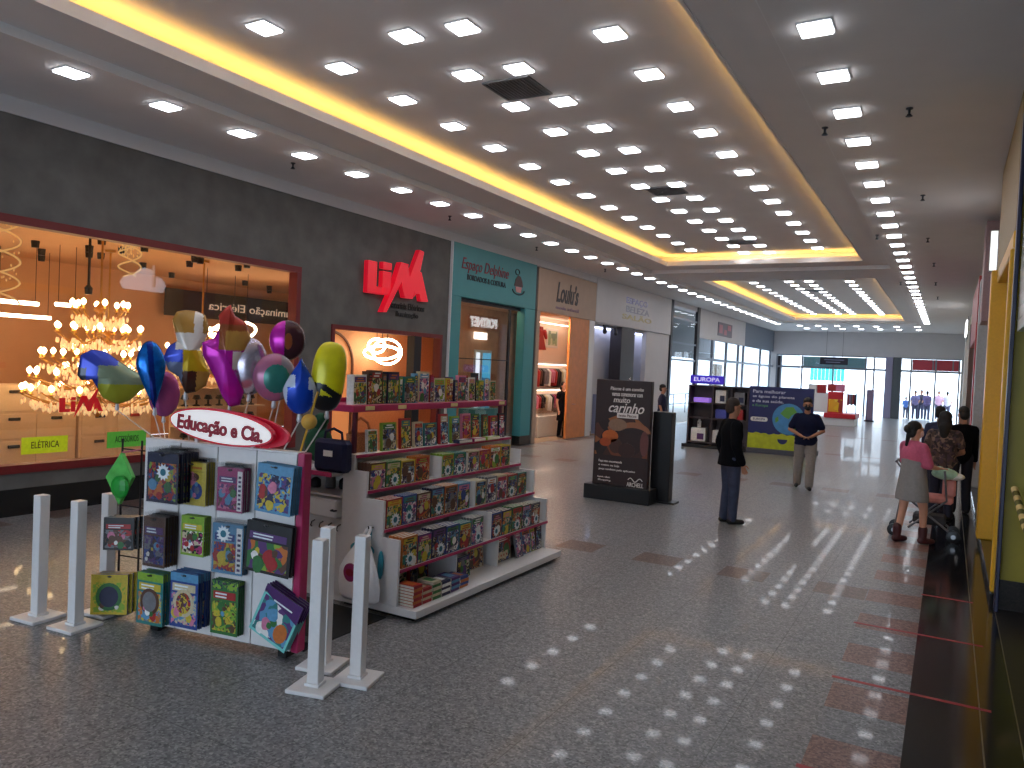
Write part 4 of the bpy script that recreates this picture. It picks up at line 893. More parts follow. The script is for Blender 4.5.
mb = MB(); mb.lathe([(.09, 0), (.12, .12), (.13, .28), (.12, .281), (.1, .14), (.08, .02)], mat('peach_wicker', (214, 140, 92), .7, noise=.25, scale=80), 14, Matrix.Translation((-4.62, 5.35, 1.137))); mb.build('body', ws_)
mb = MB(); mb.tube([(-4.74, 5.35, 1.41), (-4.70, 5.35, 1.52), (-4.62, 5.35, 1.56), (-4.54, 5.35, 1.52), (-4.50, 5.35, 1.41)], .012, MATS['peach_wicker'], 8); mb.build('handle', ws_)
# plastic bag
pb = root('plastic_bag', (-4.1, 4.86, .12), 'white plastic carrier bag with pink circle hanging on the shelf unit end', 'bag')
bagm = mat('bag_plastic', (248, 248, 252), .3, noise=.03)
def bagring(z, w, d, cx, wob): return [(cx+w*math.cos(2*PI*k/20)*(1+wob*math.sin(3*2*PI*k/20+z*9)), 4.85-.05+d*math.sin(2*PI*k/20), z) for k in range(20)]
rings = [bagring(.13, .17, .04, -4.10, .05), bagring(.16, .205, .055, -4.10, .06), bagring(.26, .215, .06, -4.10, .06), bagring(.38, .195, .056, -4.10, .06), bagring(.47, .15, .046, -4.09, .08), bagring(.55, .095, .034, -4.075, .15), bagring(.63, .045, .02, -4.07, .1)]
mb = MB(); vs = [p for r_ in rings for p in r_]; fs = [(i*20+k, i*20+(k+1) % 20, (i+1)*20+(k+1) % 20, (i+1)*20+k) for i in range(6) for k in range(20)]+[tuple(range(19, -1, -1)), tuple(range(120, 140))]
mb.add(vs, fs, bagm); mb.build('body', pb, smooth=True)
mb = MB(); mb.prism([(-4.145+.07*math.cos(2*PI*k/20), .36+.075*math.sin(2*PI*k/20)) for k in range(20)], 0, .01, ink('magenta'), MXZ(4.738)); mb.prism([(-4.145+.045*math.cos(2*PI*k/20), .36+.03*math.sin(2*PI*k/20)) for k in range(20)], 0, .004, mat('crimson_print', (150, 20, 50), .4), MXZ(4.735)); mb.build('printed_circle', pb)
mb = MB(); mb.tube([(-4.10, 4.80, .62), (-4.09, 4.86, .70), (-4.07, 4.88, .72)], .012, bagm, 6); mb.tube([(-4.05, 4.80, .62), (-4.05, 4.86, .70), (-4.07, 4.88, .72)], .012, bagm, 6); mb.build('handle', pb)
tb = root('teal_bag', (-4.2, 4.9, .3), 'teal plastic bag peeking out behind the white carrier bag', 'bag')
mb = MB(); mb.ell((-4.16, 4.895, .52), (.13, .018, .06), mat('teal_plastic', (34, 130, 150), .35), 14); mb.ell((-3.96, 4.895, .42), (.03, .018, .12), MATS['teal_plastic'], 10); mb.build('body', tb, smooth=True); mb = MB(); mb.tube([(-4.08, 4.895, .58), (-4.07, 4.895, .70)], .01, MATS['teal_plastic'], 6); mb.build('handle', tb)
mb = MB(); mb.tube([(-4.07, 4.919, .71), (-4.07, 4.86, .71), (-4.07, 4.855, .73)], .006, dark_metal, 6); mb.build('hook', ku)
mb = MB(); mb.bbox(-5.2, -3.88, 3.98, 4.9, .0, .008, mat('black_rubber_mat', (20, 20, 22), .8), .003); tag(mb.build('floor_mat'), 'black floor mat between hanging rack and stepped shelves', 'mat')
# --- hanging rack
RA = math.radians(9.46)
rk = root('display_rack', (-5.2, 3.61, 0), 'white slatted display rack with magenta end, hung with packaged books', 'rack', rz=RA)
mb = MB()
for k in range(4): mb.bbox(.0+k*.34, .332+k*.34, .0, .03, .05, 1.42, white_lam, .003)
mb.box(.0, 1.36, .0301, .045, .05, 1.42, mat('groove_grey', (120, 120, 124), .6)); mb.build('front_panel', rk, loc=(0, 0, 0), world=False)
mb = MB(); mb.bbox(-.002, .02, .046, .08, .05, 1.42, white_lam, .003); mb.build('end_panel', rk, loc=(0, 0, 0), world=False)
mb = MB(); mb.bbox(1.362, 1.42, -.008, .08, .05, 1.43, magenta_lam, .006); o = mb.build('end_panel', rk, loc=(0, 0, 0), world=False); o['label'] = 'magenta end panel'
mb = MB(); mb.box(.021, 1.36, .065, .08, .05, 1.42, white_lam); mb.build('back_panel', rk, loc=(0, 0, 0), world=False)
mb = MB(); mb.bbox(.0, 1.36, .0, .08, 1.421, 1.435, white_lam, .002); mb.build('top_cap', rk, loc=(0, 0, 0), world=False)
for x in (.1, 1.25): mb = MB(); mb.bbox(x, x+.08, -.0, .32, .0, .045, black_plast, .005); mb.build('foot', rk, loc=(0, 0, 0), world=False)
mb = MB()
for x in (-.44, -.24, -.02): mb.tube([(x, .2, .05), (x, .2, 1.38)], .008, dark_metal, 6)
for z in (.12, .45, .85, 1.3): mb.tube([(-.44, .2, z), (.0, .2, z)], .006, dark_metal, 6)
for x in (-.44,): mb.tube([(x, .2, .0), (x, .2, .06)], .012, dark_metal, 6)
mb.build('side_grid', rk, loc=(0, 0, 0), world=False)
MXl = Matrix(((1, 0, 0, 0), (0, 0, 1, 0), (0, 1, 0, 0), (0, 0, 0, 1)))
plastic_film = glass('film', .10)
def pack_mesh(w, h, t, base, art, band, strip=None, header=None, film=False, seed=0, round_art=None):
    """flat hanging pack, front on local -Y, hung from the top middle"""
    r = random.Random(seed); mb = MB()
    mb.bbox(-w/2, w/2, 0, t, 0, h, ink('grey'), .0015); mb.box(-w/2, w/2, -.0006, 0, 0, h, base)
    y = -.0014
    hz = h*.86
    if header: mb.box(-w/2+.002, w/2-.002, y, 0, h*.84, h-.003, header)
    if art: mb.box(-w*.44, (w*.44 if not strip else w*.26), y, 0, h*.06, h*(.62 if band else .80), art)
    if band:
        mb.box(-w*.42, (w*.4 if not strip else w*.22), y-.0006, 0, h*.66, h*.80, band)
        for q in range(2): mb.box(-w*.34, w*(.05+.12*r.random()), y-.0012, y-.0006, h*(.68+.06*q), h*(.71+.06*q), burst_w)
    if strip:
        mb.box(w*.28, w*.46, y, 0, h*.04, h*.94, strip)
        for q in range(8): mb.box(w*.32, w*.42, y-.0006, y, h*(.08+.1*q), h*(.13+.1*q), ink('navy') if q % 2 else ink('purple'))
    for q in range(6):
        cx, cz, rr = w*(r.random()-.55)*.6, h*(.14+.40*r.random()), w*(.04+.08*r.random())
        mb.prism([(cx+rr*math.cos(2*PI*e/11)*(1+.4*r.random()), cz+1.2*rr*math.sin(2*PI*e/11)*(1+.3*r.random())) for e in range(11)], y-.0006*(q+2), y, ink(r.choice(['white', 'red', 'yellow', 'green', 'sky blue', 'pink', 'brown'])), MXl)
    if round_art:
        mb.prism([(w*.36*math.cos(2*PI*e/20), h*.45+w*.40*math.sin(2*PI*e/20)) for e in range(20)], -.004, 0, round_art[0], MXl); mb.prism([(w*.26*math.cos(2*PI*e/20), h*.45+w*.30*math.sin(2*PI*e/20)) for e in range(20)], -.006, 0, round_art[1], MXl)
    mb.prism([(.016*math.cos(2*PI*e/12), h*.95+.008*math.sin(2*PI*e/12)) for e in range(12)], -.0015, 0, black_plast, MXl)
    if film: mb.box(-w/2-.008, w/2+.008, -.007, -.0066, -.006, h+.03, plastic_film)
    return mb
A_ = lambda n, cols, s=34: cmix(n, [PALETTE[c] for c in cols], s)
packs = [
 ('a1', .241, .522, 1.017, 1.371, .212, 8, dict(base=ink('navy'), art=A_('art_a', ['orange', 'navy', 'lime', 'red', 'blue']), band=None, film=True), 'navy coloured pencil pack with white starburst', 'star'),
 ('a2', .398, .659, .999, 1.307, .090, 5, dict(base=ink('yellow'), art=None, band=None, film=True), 'yellow plastic-wrapped activity kit', None),
 ('a3', .761, .985, .987, 1.295, .094, 5, dict(base=ink('magenta'), art=A_('art_b', ['magenta', 'purple', 'brown', 'pink']), band=ink('purple'), strip=ink('white'), film=True), 'magenta colouring kit with white side strip', None),
 ('a4', 1.091, 1.385, 1.016, 1.350, .101, 5, dict(base=ink('sky blue'), art=A_('art_c', ['navy', 'sky blue', 'purple', 'yellow', 'blue']), band=None), 'sky blue packet with dark blue and yellow artwork', None),
 ('b1', .145, .349, .525, .888, .134, 6, dict(base=ink('brown'), art=A_('art_d', ['navy', 'purple', 'blue', 'grey']), band=ink('purple'), film=True), 'purple and navy boxed pack with dark red sides', None),
 ('b2', .432, .640, .629, .916, .070, 4, dict(base=ink('lime'), art=A_('art_e', ['white', 'black', 'lime', 'magenta', 'cream']), band=ink('yellow')), 'lime and white sticker pack', None),
 ('b3', .709, .978, .539, .892, .063, 4, dict(base=ink('sky blue'), art=A_('art_f', ['yellow', 'red', 'orange', 'blue']), band=ink('blue'), strip=ink('white'), film=True), 'sky blue kit with red and yellow artwork and starburst', 'star'),
 ('b4', 1.000, 1.375, .589, .939, .080, 4, dict(base=ink('black'), art=A_('art_g', ['green', 'lime', 'purple', 'purple', 'orange', 'green', 'brown'], 16), band=ink('purple')), 'wide purple and green game pack', None),
 ('c1', .076, .321, .085, .466, .106, 5, dict(base=ink('teal'), art=A_('art_h', ['sky blue', 'yellow', 'orange', 'grey']), band=ink('yellow'), header=ink('lime'), round_art=(ink('brown'), ink('grey'))), 'teal pack with lime header and round dark picture', None),
 ('c2', .409, .660, .125, .518, .130, 6, dict(base=ink('blue'), art=A_('art_i', ['sky blue', 'cream', 'pink', 'blue']), band=ink('cream'), header=ink('sky blue'), round_art=(ink('cream'), A_('art_j', ['brown', 'yellow', 'purple', 'red'], 40))), 'bright blue pack with round cream picture', None),
 ('c3', .727, .962, .109, .490, .074, 4, dict(base=ink('green'), art=A_('art_k', ['green', 'lime', 'brown', 'yellow']), band=ink('red'), header=A_('art_l', ['lime', 'green', 'navy'])), 'green pack with red title band', None),
 ('c4', 1.06, 1.385, .14, .50, .092, 4, dict(base=mat('ink_aqua', (120, 205, 200), .4), art=A_('art_m', ['white', 'teal', 'purple', 'sky blue'], 16), band=None, header=None), 'tilted aqua card pack with purple band and orange figure', None)]
rown = {'a': 'top', 'b': 'middle', 'c': 'bottom'}
ptm = mat('ink_deep_purple', (70, 22, 96), .4)
for (code, s0, s1, z0, z1, d, n, kw, lab, star) in packs:
    w, h = s1-s0, z1-z0
    tilt = .42 if code == 'c4' else (.06 if code in ('a4', 'b4') else 0)
    mb = pack_mesh(w, h, .005, seed=hash(code) % 97 if False else ord(code[0])*7+int(code[1]), **kw)
    if code == 'a2':
        y = -.0012
        for (cx, cz, rx, rz_, c) in ((.0, h*.62, .045, .05, 'pink'), (.05, h*.34, .05, .06, 'blue'), (.05, h*.36, .025, .03, 'grey'), (.02, h*.66, .05, .03, 'brown')): mb.prism([(cx+rx*math.cos(2*PI*e/12), cz+rz_*math.sin(2*PI*e/12)) for e in range(12)], y-.001, 0, ink(c), MXl)
        mb.box(-.09, -.03, y, 0, h*.12, h*.48, ink('grey')); mb.box(.0, .09, y, 0, h*.85, h*.9, ink('orange')); mb.box(-.11, .11, y*.5, 0, h*.78, h*.80, ink('brown'))
    if code == 'c4':
        mb.prism([(-w*.5, h*1.0), (w*.5, h*1.0), (w*.5, h*.62), (-w*.5, h*.86)], -.003, 0, ptm, MXl); mb.prism([(w*.24+.055*math.cos(2*PI*e/12), h*.28+.07*math.sin(2*PI*e/12)) for e in range(12)], -.004, 0, ink('orange'), MXl)
        mb.box(-w*.2, w*.3, -.004, -.003, h*.78, h*.81, burst_w)
    cx = (s0+s1)/2
    hooks = MB(); hooks.tube([(cx, .0, z0+h*.95), (cx, -d-.02, z0+h*.95), (cx, -d-.03, z0+h*.98)], .004, metal_grey, 6); hooks.build('hook', rk, loc=(0, 0, 0), world=False)
    first = None
    for q in range(n):
        yy = -d+q*(d-.012)/max(1, n-1)
        P = Matrix.Translation((-5.2, 3.61, 0)) @ Matrix.Rotation(RA, 4, 'Z') @ Vector((cx, yy, z0))
        jz = .16*(rng.random()-.5)
        if first is None:
            o = mb.build('hanging_pack', None, loc=tuple(P), world=False, rz=RA); first = o
            tag(o, 'front %s, %s row' % (lab, rown[code[0]]), 'book pack', 'packs at the front of the rack hooks')
            if star: burst(o, -w*.12 if code == 'b3' else w*.05, h*.80 if code == 'b3' else h*.62, .062, -.008)
        else:
            o = first.copy(); COL.objects.link(o); o.location = P; o.rotation_euler.z = RA+jz
            tag(o, '%s behind the front one, %s row' % (lab, rown[code[0]]), 'book pack', 'copies of the '+lab)
        o.rotation_euler.y = tilt
# side grid packs
def side(x0, x1, z0, z1, y, kw, lab, rot=0, n=3):
    w, h = x1-x0, z1-z0
    mb = pack_mesh(w, h, .03, seed=int(z0*100), **kw); f = None
    for q in range(n):
        P = Matrix.Translation((-5.2, 3.61, 0)) @ Matrix.Rotation(RA, 4, 'Z') @ Vector(((x0+x1)/2, y+q*.045, z0))
        if f is None: o = mb.build('hanging_pack', None, loc=tuple(P), world=False, rz=RA+.45); f = o; tag(o, 'front '+lab+' on the rack’s side grid', 'book pack', 'packs on the side grid')
        else: o = f.copy(); COL.objects.link(o); o.location = P; tag(o, lab+' hanging behind its front copy on the side grid', 'book pack', 'copies of the '+lab)
        o.rotation_euler.y = rot
side(-.37, -.15, .55, .80, .02, dict(base=ink('black'), art=A_('art_n', ['brown', 'red', 'black', 'grey']), band=ink('red')), 'black and red boxed pack')
side(-.47, -.2, .04, .35, .02, dict(base=ink('yellow'), art=A_('art_o', ['yellow', 'lime']), band=None, header=ink('yellow'), round_art=(ink('green'), ink('navy'))), 'yellow pack with navy and green disc')
gbag = root('gift_bag', (-5.5, 3.7, .9), 'translucent green diamond-hung gift bag on the rack’s side grid', 'bag')
gm = mat('green_film', (96, 190, 90), .2, noise=.2, scale=12); gm2 = mat('bright_green_toy', (30, 150, 50), .4)
PX = Matrix.Translation((-5.2, 3.61, 0)) @ Matrix.Rotation(RA, 4, 'Z')
mb = MB(); mb.prism([(-.27, .90), (-.14, 1.12), (-.26, 1.30), (-.41, 1.10)], .02, .05, gm, PX @ MXl); mb.build('film_bag', gbag)
mb = MB(); mb.ell((-.24, -.0, 1.04), (.09, .03, .09), gm2, 10, PX); mb.build('toy', gbag); mb = MB(); mb.tube([PX @ Vector((-.26, .03, 1.30)), PX @ Vector((-.24, .19, 1.31))], .006, ink('pink'), 6); mb.build('tie', gbag)
# rack sign
sg = root('oval_sign', (-4.5, 3.72, 1.43), 'white oval shop sign with red rim on top of the rack', 'sign', rz=RA)
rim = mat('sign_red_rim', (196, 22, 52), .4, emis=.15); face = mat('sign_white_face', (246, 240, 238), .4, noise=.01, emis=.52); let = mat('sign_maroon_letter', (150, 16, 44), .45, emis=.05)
def oval(rx, rz_, y0, y1, m, cx=.0, cz=.135):
    ML = Matrix.Translation((cx, 0, cz)) @ Matrix.Rotation(.075, 4, 'Y'); mb = MB()
    mb.prism([(rx*math.cos(2*PI*e/48), rz_*math.sin(2*PI*e/48)) for e in range(48)], y0, y1, m, ML @ MXl); return mb
oval(.46, .125, -.02, .02, rim).build('rim', sg, loc=(0, 0, 0), world=False)
oval(.445, .11, -.026, -.0201, face).build('face', sg, loc=(0, 0, 0), world=False)
oval(.44, .12, .06, .09, rim, .09, .12).build('back_sign', sg, loc=(0, 0, 0), world=False)
for x in (-.25, .25): mb = MB(); mb.bbox(x-.015, x+.015, .0, .02, -.0, .10, white_lam, .003); mb.build('bracket', sg, loc=(0, .021, 0), world=False)
tx = text('Educação e Cia.', let, None, (0, 0, 0), 0, w=.76, h=.13, bold=.0072)
tx.parent = sg; tx.matrix_basis = Matrix.Translation((0, -.028, .125)) @ Matrix.Rotation(.075, 4, 'Y') @ Matrix.Rotation(PI/2, 4, 'X')
# balloons
def foil(n, c, metal=.35, rough=.22, noise=.1): return mat('foil_'+n, c, rough, metal, noise, 10)
def balloon(name, label, c, w, h, depth, outline, colours, foot, k=1.0, rot=0., n=112, rings=26, label_word='balloon'):
    """inflated foil balloon; outline(t)->(x,z) in unit box; colours(x,z)->material"""
    C = Vector(c); C = Vector((C.x*k, C.y*k, 2.1+(C.z-2.1)*k)); w *= k; h *= k
    rz = math.atan2(-C.x, C.y)
    P = Matrix.Translation(C) @ Matrix.Rotation(rz, 4, 'Z') @ Matrix.Rotation(rot, 4, 'Y')
    pts = [outline(2*PI*i/n) for i in range(n)]
    r = root(name, foot, label, label_word)
    mb = MB(); vs = []; fs = []; ms = []
    for side_ in (-1, 1):
        for j in range(rings+1):
            f = j/rings
            for (x, z) in pts: vs.append(P @ Vector((x*w*.5*f, side_*depth*math.sqrt(max(0, 1-f*f*.98)) if f < 1 else side_*.004, z*h*.5*f)))
    nv_ = (rings+1)*n
    for s_ in (0, 1):
        for j in range(rings):
            for i in range(n):
                a, b = s_*nv_+j*n+i, s_*nv_+j*n+(i+1) % n
                f_ = (a, b, b+n, a+n) if s_ == 0 else (a, a+n, b+n, b)
                if j == 0: f_ = (a, b+n, a+n) if s_ == 0 else (a, a+n, b+n)
                fs.append(f_); fm_ = (j+.5)/rings; t = 2*PI*(i+.5)/n; o_ = outline(t); ms.append(colours(o_[0]*fm_, o_[1]*fm_, s_ == 0))
    for i in range(n):
        a, b = rings*n+i, rings*n+(i+1) % n
        fs.append((a, b, b+nv_, a+nv_)); ms.append(ms[0])
    mb.v = [tuple(p) for p in vs]
    for f_, m in zip(fs, ms): mb.f.append(f_); mb.m.append(mb.mi(m))
    mb.build('foil_body', r, smooth=True)
    zmin = min(range(n), key=lambda i: (P @ Vector((pts[i][0]*w*.5, 0, pts[i][1]*h*.5))).z)
    bt = P @ Vector((pts[zmin][0]*w*.5, 0, pts[zmin][1]*h*.5))
    mb = MB(); mb.cap(bt+Vector((0, 0, .01)), .012, bt-Vector((0, 0, .04)), .018, mat('balloon_neck', (190, 190, 196), .3, .3)); mb.build('neck', r)
    mb = MB(); mb.tube([bt-Vector((0, 0, .05)), Vector(foot)], .005, mat('stick_plastic', (200, 196, 190), .4), 6); mb.build('stick', r)
    return r, P
circ = lambda t: (math.cos(t), math.sin(t))
def sup(p): return lambda t: (abs(math.cos(t))**p*(1 if math.cos(t) > 0 else -1), abs(math.sin(t))**p*(1 if math.sin(t) > 0 else -1))
def topz(x): return 1.437
def ft(s): return tuple(PX @ Vector((s, .055, 1.437)))
# parrot-like bird
def bird_o(t):
    q = [(-1.0, .35), (-.95, .75), (-.65, .98), (-.25, .92), (.1, .6), (.5, .3), (.95, -.02), (1.0, -.25), (.75, -.5), (.45, -.85), (.1, -1.0), (-.3, -.78), (-.5, -.35), (-.66, -.02), (-.82, .0), (-.9, -.15), (-1.02, .02)]
    u_ = (1-t/(2*PI))*len(q); i = int(u_) % len(q); f = u_-int(u_); a, b = q[i], q[(i+1) % len(q)]; return (a[0]*(1-f)+b[0]*f, a[1]*(1-f)+b[1]*f)
fb, fy, fgn, fgy = foil('cobalt', (56, 76, 190)), foil('olive_yellow', (170, 172, 50)), foil('sage', (140, 156, 130)), foil('slate', (70, 76, 90))
balloon('bird_balloon', 'blue and yellow bird-shaped foil balloon, farthest from the stepped shelves', (-6.37, 4.1, 1.84), .56, .48, .09, bird_o,
        lambda x, z, s: (fgy if x < -.78 and z < .3 else fb) if z > .42 and x < .1 or x < -.45 else (fy if z < -.25 else fgn), ft(.02), n=119)
fbl, fbl2 = foil('holo_blue', (16, 110, 200), .6, .18, .5), foil('deep_holo_blue', (14, 50, 150), .6, .18, .4)
def drop_o(t):
    x, z = math.cos(t), math.sin(t); return (x*(1 if z > 0 else (1+z*.82)), z if z > 0 else z*1.0)
def drop2(t):
    x, z = math.cos(t), math.sin(t); return (x*(.12+.88*min(1, ((z+1)/1.35))**.9), z)
balloon('teardrop_balloon', 'shiny blue teardrop foil balloon tapering downward', (-5.85, 4.1, 1.88), .25, .58, .07, drop2, lambda x, z, s: fbl2 if abs(x) < .18 else fbl, ft(.09), k=.99, rot=-.10)
balloon('oval_balloon', 'mauve pink oval foil balloon behind the blue teardrop', (-5.68, 4.1, 1.73), .24, .38, .06, circ, lambda x, z, s: foil('mauve', (176, 80, 140)), ft(.13), k=1.03)
ftan, fwh, fye, fbr, fgr = foil('tan', (170, 128, 60), .15), foil('cream_white', (220, 214, 206), .15), foil('gold_yellow', (204, 168, 30)), foil('dark_brown', (70, 44, 36)), foil('steel', (110, 120, 150))
def pup_o(t):
    q = [(-.55, .95), (-.2, 1.0), (.25, .98), (.6, .9), (.75, .6), (.6, .3), (.42, .1), (.62, -.2), (.85, -.5), (.7, -.8), (.3, -.95), (-.1, -1.0), (-.4, -.6), (-.8, -.45), (-1.0, -.15), (-.85, .12), (-.5, .25), (-.62, .5), (-.72, .75)]
    u_ = (1-t/(2*PI))*len(q); i = int(u_) % len(q); f = u_-int(u_); a, b = q[i], q[(i+1) % len(q)]; return (a[0]*(1-f)+b[0]*f, a[1]*(1-f)+b[1]*f)
def pup_c(x, z, s):
    if z > .45: return fwh if .15 < x < .5 else ftan
    if z > .05: return fwh if x > -.55 else fb
    if x < -.25: return fb if z > -.25 else fgr
    if z > -.45: return fye
    return fbr if x < .3 else ftan
balloon('animal_balloon', 'tan, white and blue animal-shaped foil balloon beside the blue teardrop', (-5.38, 4.1, 2.09), .38, .68, .09, pup_o, pup_c, ft(.36), n=114)
fmg, frd, fro = foil('vivid_magenta', (190, 30, 170), .4), foil('warm_red', (170, 50, 40), .2), foil('russet', (140, 74, 40), .2)
def chip_o(t):
    q = [(-.1, .95), (.1, 1.02), (.3, .8), (.7, .7), (.95, .4), (.8, .12), (.55, -.1), (.45, -.35), (.75, -.7), (.6, -.95), (.2, -1.0), (-.1, -.8), (-.45, -.4), (-.9, .0), (-.95, .25), (-.5, .35), (-.3, .55), (-.35, .8)]
    u_ = (1-t/(2*PI))*len(q); i = int(u_) % len(q); f = u_-int(u_); a, b = q[i], q[(i+1) % len(q)]; return (a[0]*(1-f)+b[0]*f, a[1]*(1-f)+b[1]*f)
def chip_c(x, z, s):
    if z > .62: return frd
    if z > .12: return (ftan if x > -.05 and z < .5 else fro) if x > -.3 else fmg
    if x > .25 and -.25 < z < .1: return fwh
    return fmg
balloon('animal_balloon', 'russet and magenta animal-shaped foil balloon, tallest of the bunch', (-4.94, 4.1, 2.07), .38, .80, .09, chip_o, chip_c, ft(.58), k=.985, n=108)
balloon('oval_balloon', 'silver glitter oval foil balloon in the middle of the bunch', (-4.67, 4.1, 2.0), .27, .44, .08, circ, lambda x, z, s: foil('silver', (186, 180, 196), .75, .2, .3), ft(.78), k=1.02)
fdk = foil('dark_chocolate', (66, 34, 44))
balloon('round_balloon', 'magenta and dark brown round foil balloon, highest near the yellow one', (-4.28, 4.1, 2.21), .26, .30, .09, circ, lambda x, z, s: fmg if x < -.15 else (fdk if ((x-.05)/.22)**2+((z+.05)/.4)**2 > 1 else fro), ft(1.08), k=1.05)
ftl, fpk, fg2 = foil('teal_green', (50, 120, 110), .25), foil('dusty_pink', (170, 104, 136), .25), foil('grey_rose', (140, 130, 140), .3)
balloon('round_balloon', 'dusty pink round foil balloon with teal middle', (-4.4, 4.1, 1.93), .31, .36, .09, circ, lambda x, z, s: ftl if (x-.1)**2+(z+.05)**2 < .36 else (fpk if x < .3 else fg2), ft(1.0), k=.98)
fb2, fwt = foil('royal_blue', (20, 70, 190), .3), foil('pale_white', (200, 214, 236), .2)
def bdrop(t):
    x, z = math.cos(t), math.sin(t); return (x*(.04+.96*min(1, ((1-z)/1.15))**.75), z)
balloon('teardrop_balloon', 'royal blue teardrop foil balloon with white patches, pointed end up', (-4.13, 4.1, 1.88), .25, .42, .08, bdrop, lambda x, z, s: fwt if (-.95 < x < -.3 and -.05 < z < .38 and abs(x+.5)+abs(z-.15) < .45) or (x > .45 and abs(z-.1) < .22) or (abs(x) > .72) else fb2, ft(1.2), k=.96)
fyl, fbk = foil('lemon_yellow', (214, 204, 24), .1, .3), foil('black', (18, 18, 22), .1, .3)
balloon('capsule_balloon', 'lemon yellow capsule foil balloon with black lower part beside the stepped shelves', (-3.86, 4.1, 1.96), .24, .50, .09, sup(.72), lambda x, z, s: fbk if z < -.55 or (z < -.22 and abs(z+.35+x*.25) < .10) or (z < -.2 and x < -.35) else fyl, ft(1.38), rot=.10)
ys = root('ball_stick', ft(1.34), 'yellow ball on a thin yellow stick at the rack’s magenta end', 'stick')
p0, p1 = Vector(ft(1.34)), Vector(ft(1.40))+Vector((.05, .02, .42)); mb = MB(); mb.tube([p0, p1], .007, mat('yellow_stick', (206, 160, 40), .5), 6); mb.build('stick', ys); mb = MB(); mb.ell(tuple(p0.lerp(p1, .5)), (.055, .055, .055), mat('mustard_ball', (206, 158, 64), .6), 14); mb.build('ball', ys, smooth=True)
# bollards
def bollard_proto():
    r = root('barrier_post', (0, 0, 0), 'x', 'post')
    mb = MB(); mb.bbox(-.135, .135, -.135, .135, 0, .025, white_lam, .004); mb.build('base', r, loc=(0, 0, 0), world=False)
    mb = MB(); mb.bbox(-.04, .04, -.04, .04, .0255, .95, white_lam, .004); mb.build('upright', r, loc=(0, 0, 0), world=False)
    mb = MB(); mb.bbox(-.05, .05, -.05, .05, .0252, .045, white_lam, .003); mb.build('collar', r, loc=(0, 0, 0), world=False)
    return r
bp = bollard_proto()
for i, (x, y, a, lab) in enumerate([(-5.97, 3.29, .1, 'white square barrier post, farthest left of the rack'), (-5.57, 3.34, .1, 'white square barrier post left of the rack, nearest the camera'), (-5.70, 3.66, .1, 'white square barrier post left of the rack, closest to its side grid'),
                                  (-3.39, 3.59, .25, 'white square barrier post beside the rack’s magenta end, nearest the camera'), (-3.60, 3.88, .25, 'white square barrier post right behind the one by the magenta end'), (-3.26, 3.84, .25, 'white square barrier post standing before the white carrier bag')]):
    o = bp if i == 0 else copy_tree(bp)
    o.location = (x, y, 0); o.rotation_euler.z = a; tag(o, lab, 'post', 'white barrier posts around the book kiosk')
# ================================================================== MID-HALL DISPLAYS
blk = mat('display_black', (20, 19, 22), .35)
ad = root('advert_stand', (-4.52, 11.6, 0), 'chocolate advert stand with white script lettering on a black base', 'advert stand')
mb = MB(); mb.bbox(-5.10, -3.98, 11.42, 11.78, 0, .235, blk, .008); mb.build('base', ad)
mb = MB(); mb.bbox(-5.0, -4.06, 11.53, 11.64, .236, 1.94, mat('choc_panel', (46, 28, 28), .4), .006); mb.build('panel', ad)
art = cmix('choc_print', [(64, 34, 26), (120, 62, 34), (40, 24, 22), (150, 92, 54), (84, 44, 34), (30, 20, 20)], 7, .4)
FY = 11.5285
mb = MB()
def pr(pts, m, k=0): mb.prism(pts, -.001*(k+1), 0, m, MXZ(FY))
pr([(-4.98, .72), (-4.08, .72), (-4.08, 1.18), (-4.25, 1.32), (-4.6, 1.38), (-4.98, 1.22)], art)
def disc(cx, cz, rx, rz_, m, k, a0=0, a1=2*PI): pr([(cx+rx*math.cos(a0+(a1-a0)*e/18), cz+rz_*math.sin(a0+(a1-a0)*e/18)) for e in range(18 if a1-a0 > 6 else 19)], m, k)
disc(-4.42, .98, .26, .26, mat('choc_egg', (48, 26, 22), .35), 1); disc(-4.33, 1.08, .30, .20, mat('choc_shell', (150, 96, 66), .4), 2, .15, 2.6); disc(-4.33, 1.04, .27, .15, mat('choc_dark', (44, 24, 20), .35), 3, .1, 2.7)
disc(-4.62, .88, .11, .12, mat('truffle', (70, 38, 26), .4), 4); disc(-4.72, 1.03, .14, .10, mat('orange_petal', (190, 96, 40), .4), 4); disc(-4.80, .93, .10, .07, mat('orange_petal2', (168, 74, 30), .4), 5); disc(-4.43, .82, .14, .12, mat('truffle2', (58, 30, 24), .4), 5)
disc(-4.60, 1.22, .16, .10, mat('cream_swirl', (140, 110, 90), .5), 3); disc(-4.14, .95, .07, .2, mat('dusk_rose', (110, 66, 62), .5), 4)
mb.build('printed_picture', ad)
wt = mat('advert_white', (222, 214, 210), .5, emis=.08)
for s_, x, z, w_, h_, sh in (('Páscoa é um convite', -4.47, 1.80, .56, .055, .1), ('vamos comemorar com', -4.46, 1.715, .52, .05, 0), ('muito', -4.55, 1.62, .28, .085, .15), ('carinho', -4.48, 1.49, .60, .16, .35), ('nesta Páscoa', -4.44, 1.375, .30, .045, 0)):
    text(s_, wt if s_ != 'nesta Páscoa' else mat('advert_brown', (90, 60, 50), .5), ad, (x, FY-.006, z), 0, w=w_, h=h_, shear=sh, bold=.001)
mb = MB(); mb.box(-4.62, -4.26, FY-.003, FY, 1.335, 1.415, wt); mb.build('caption_box', ad)
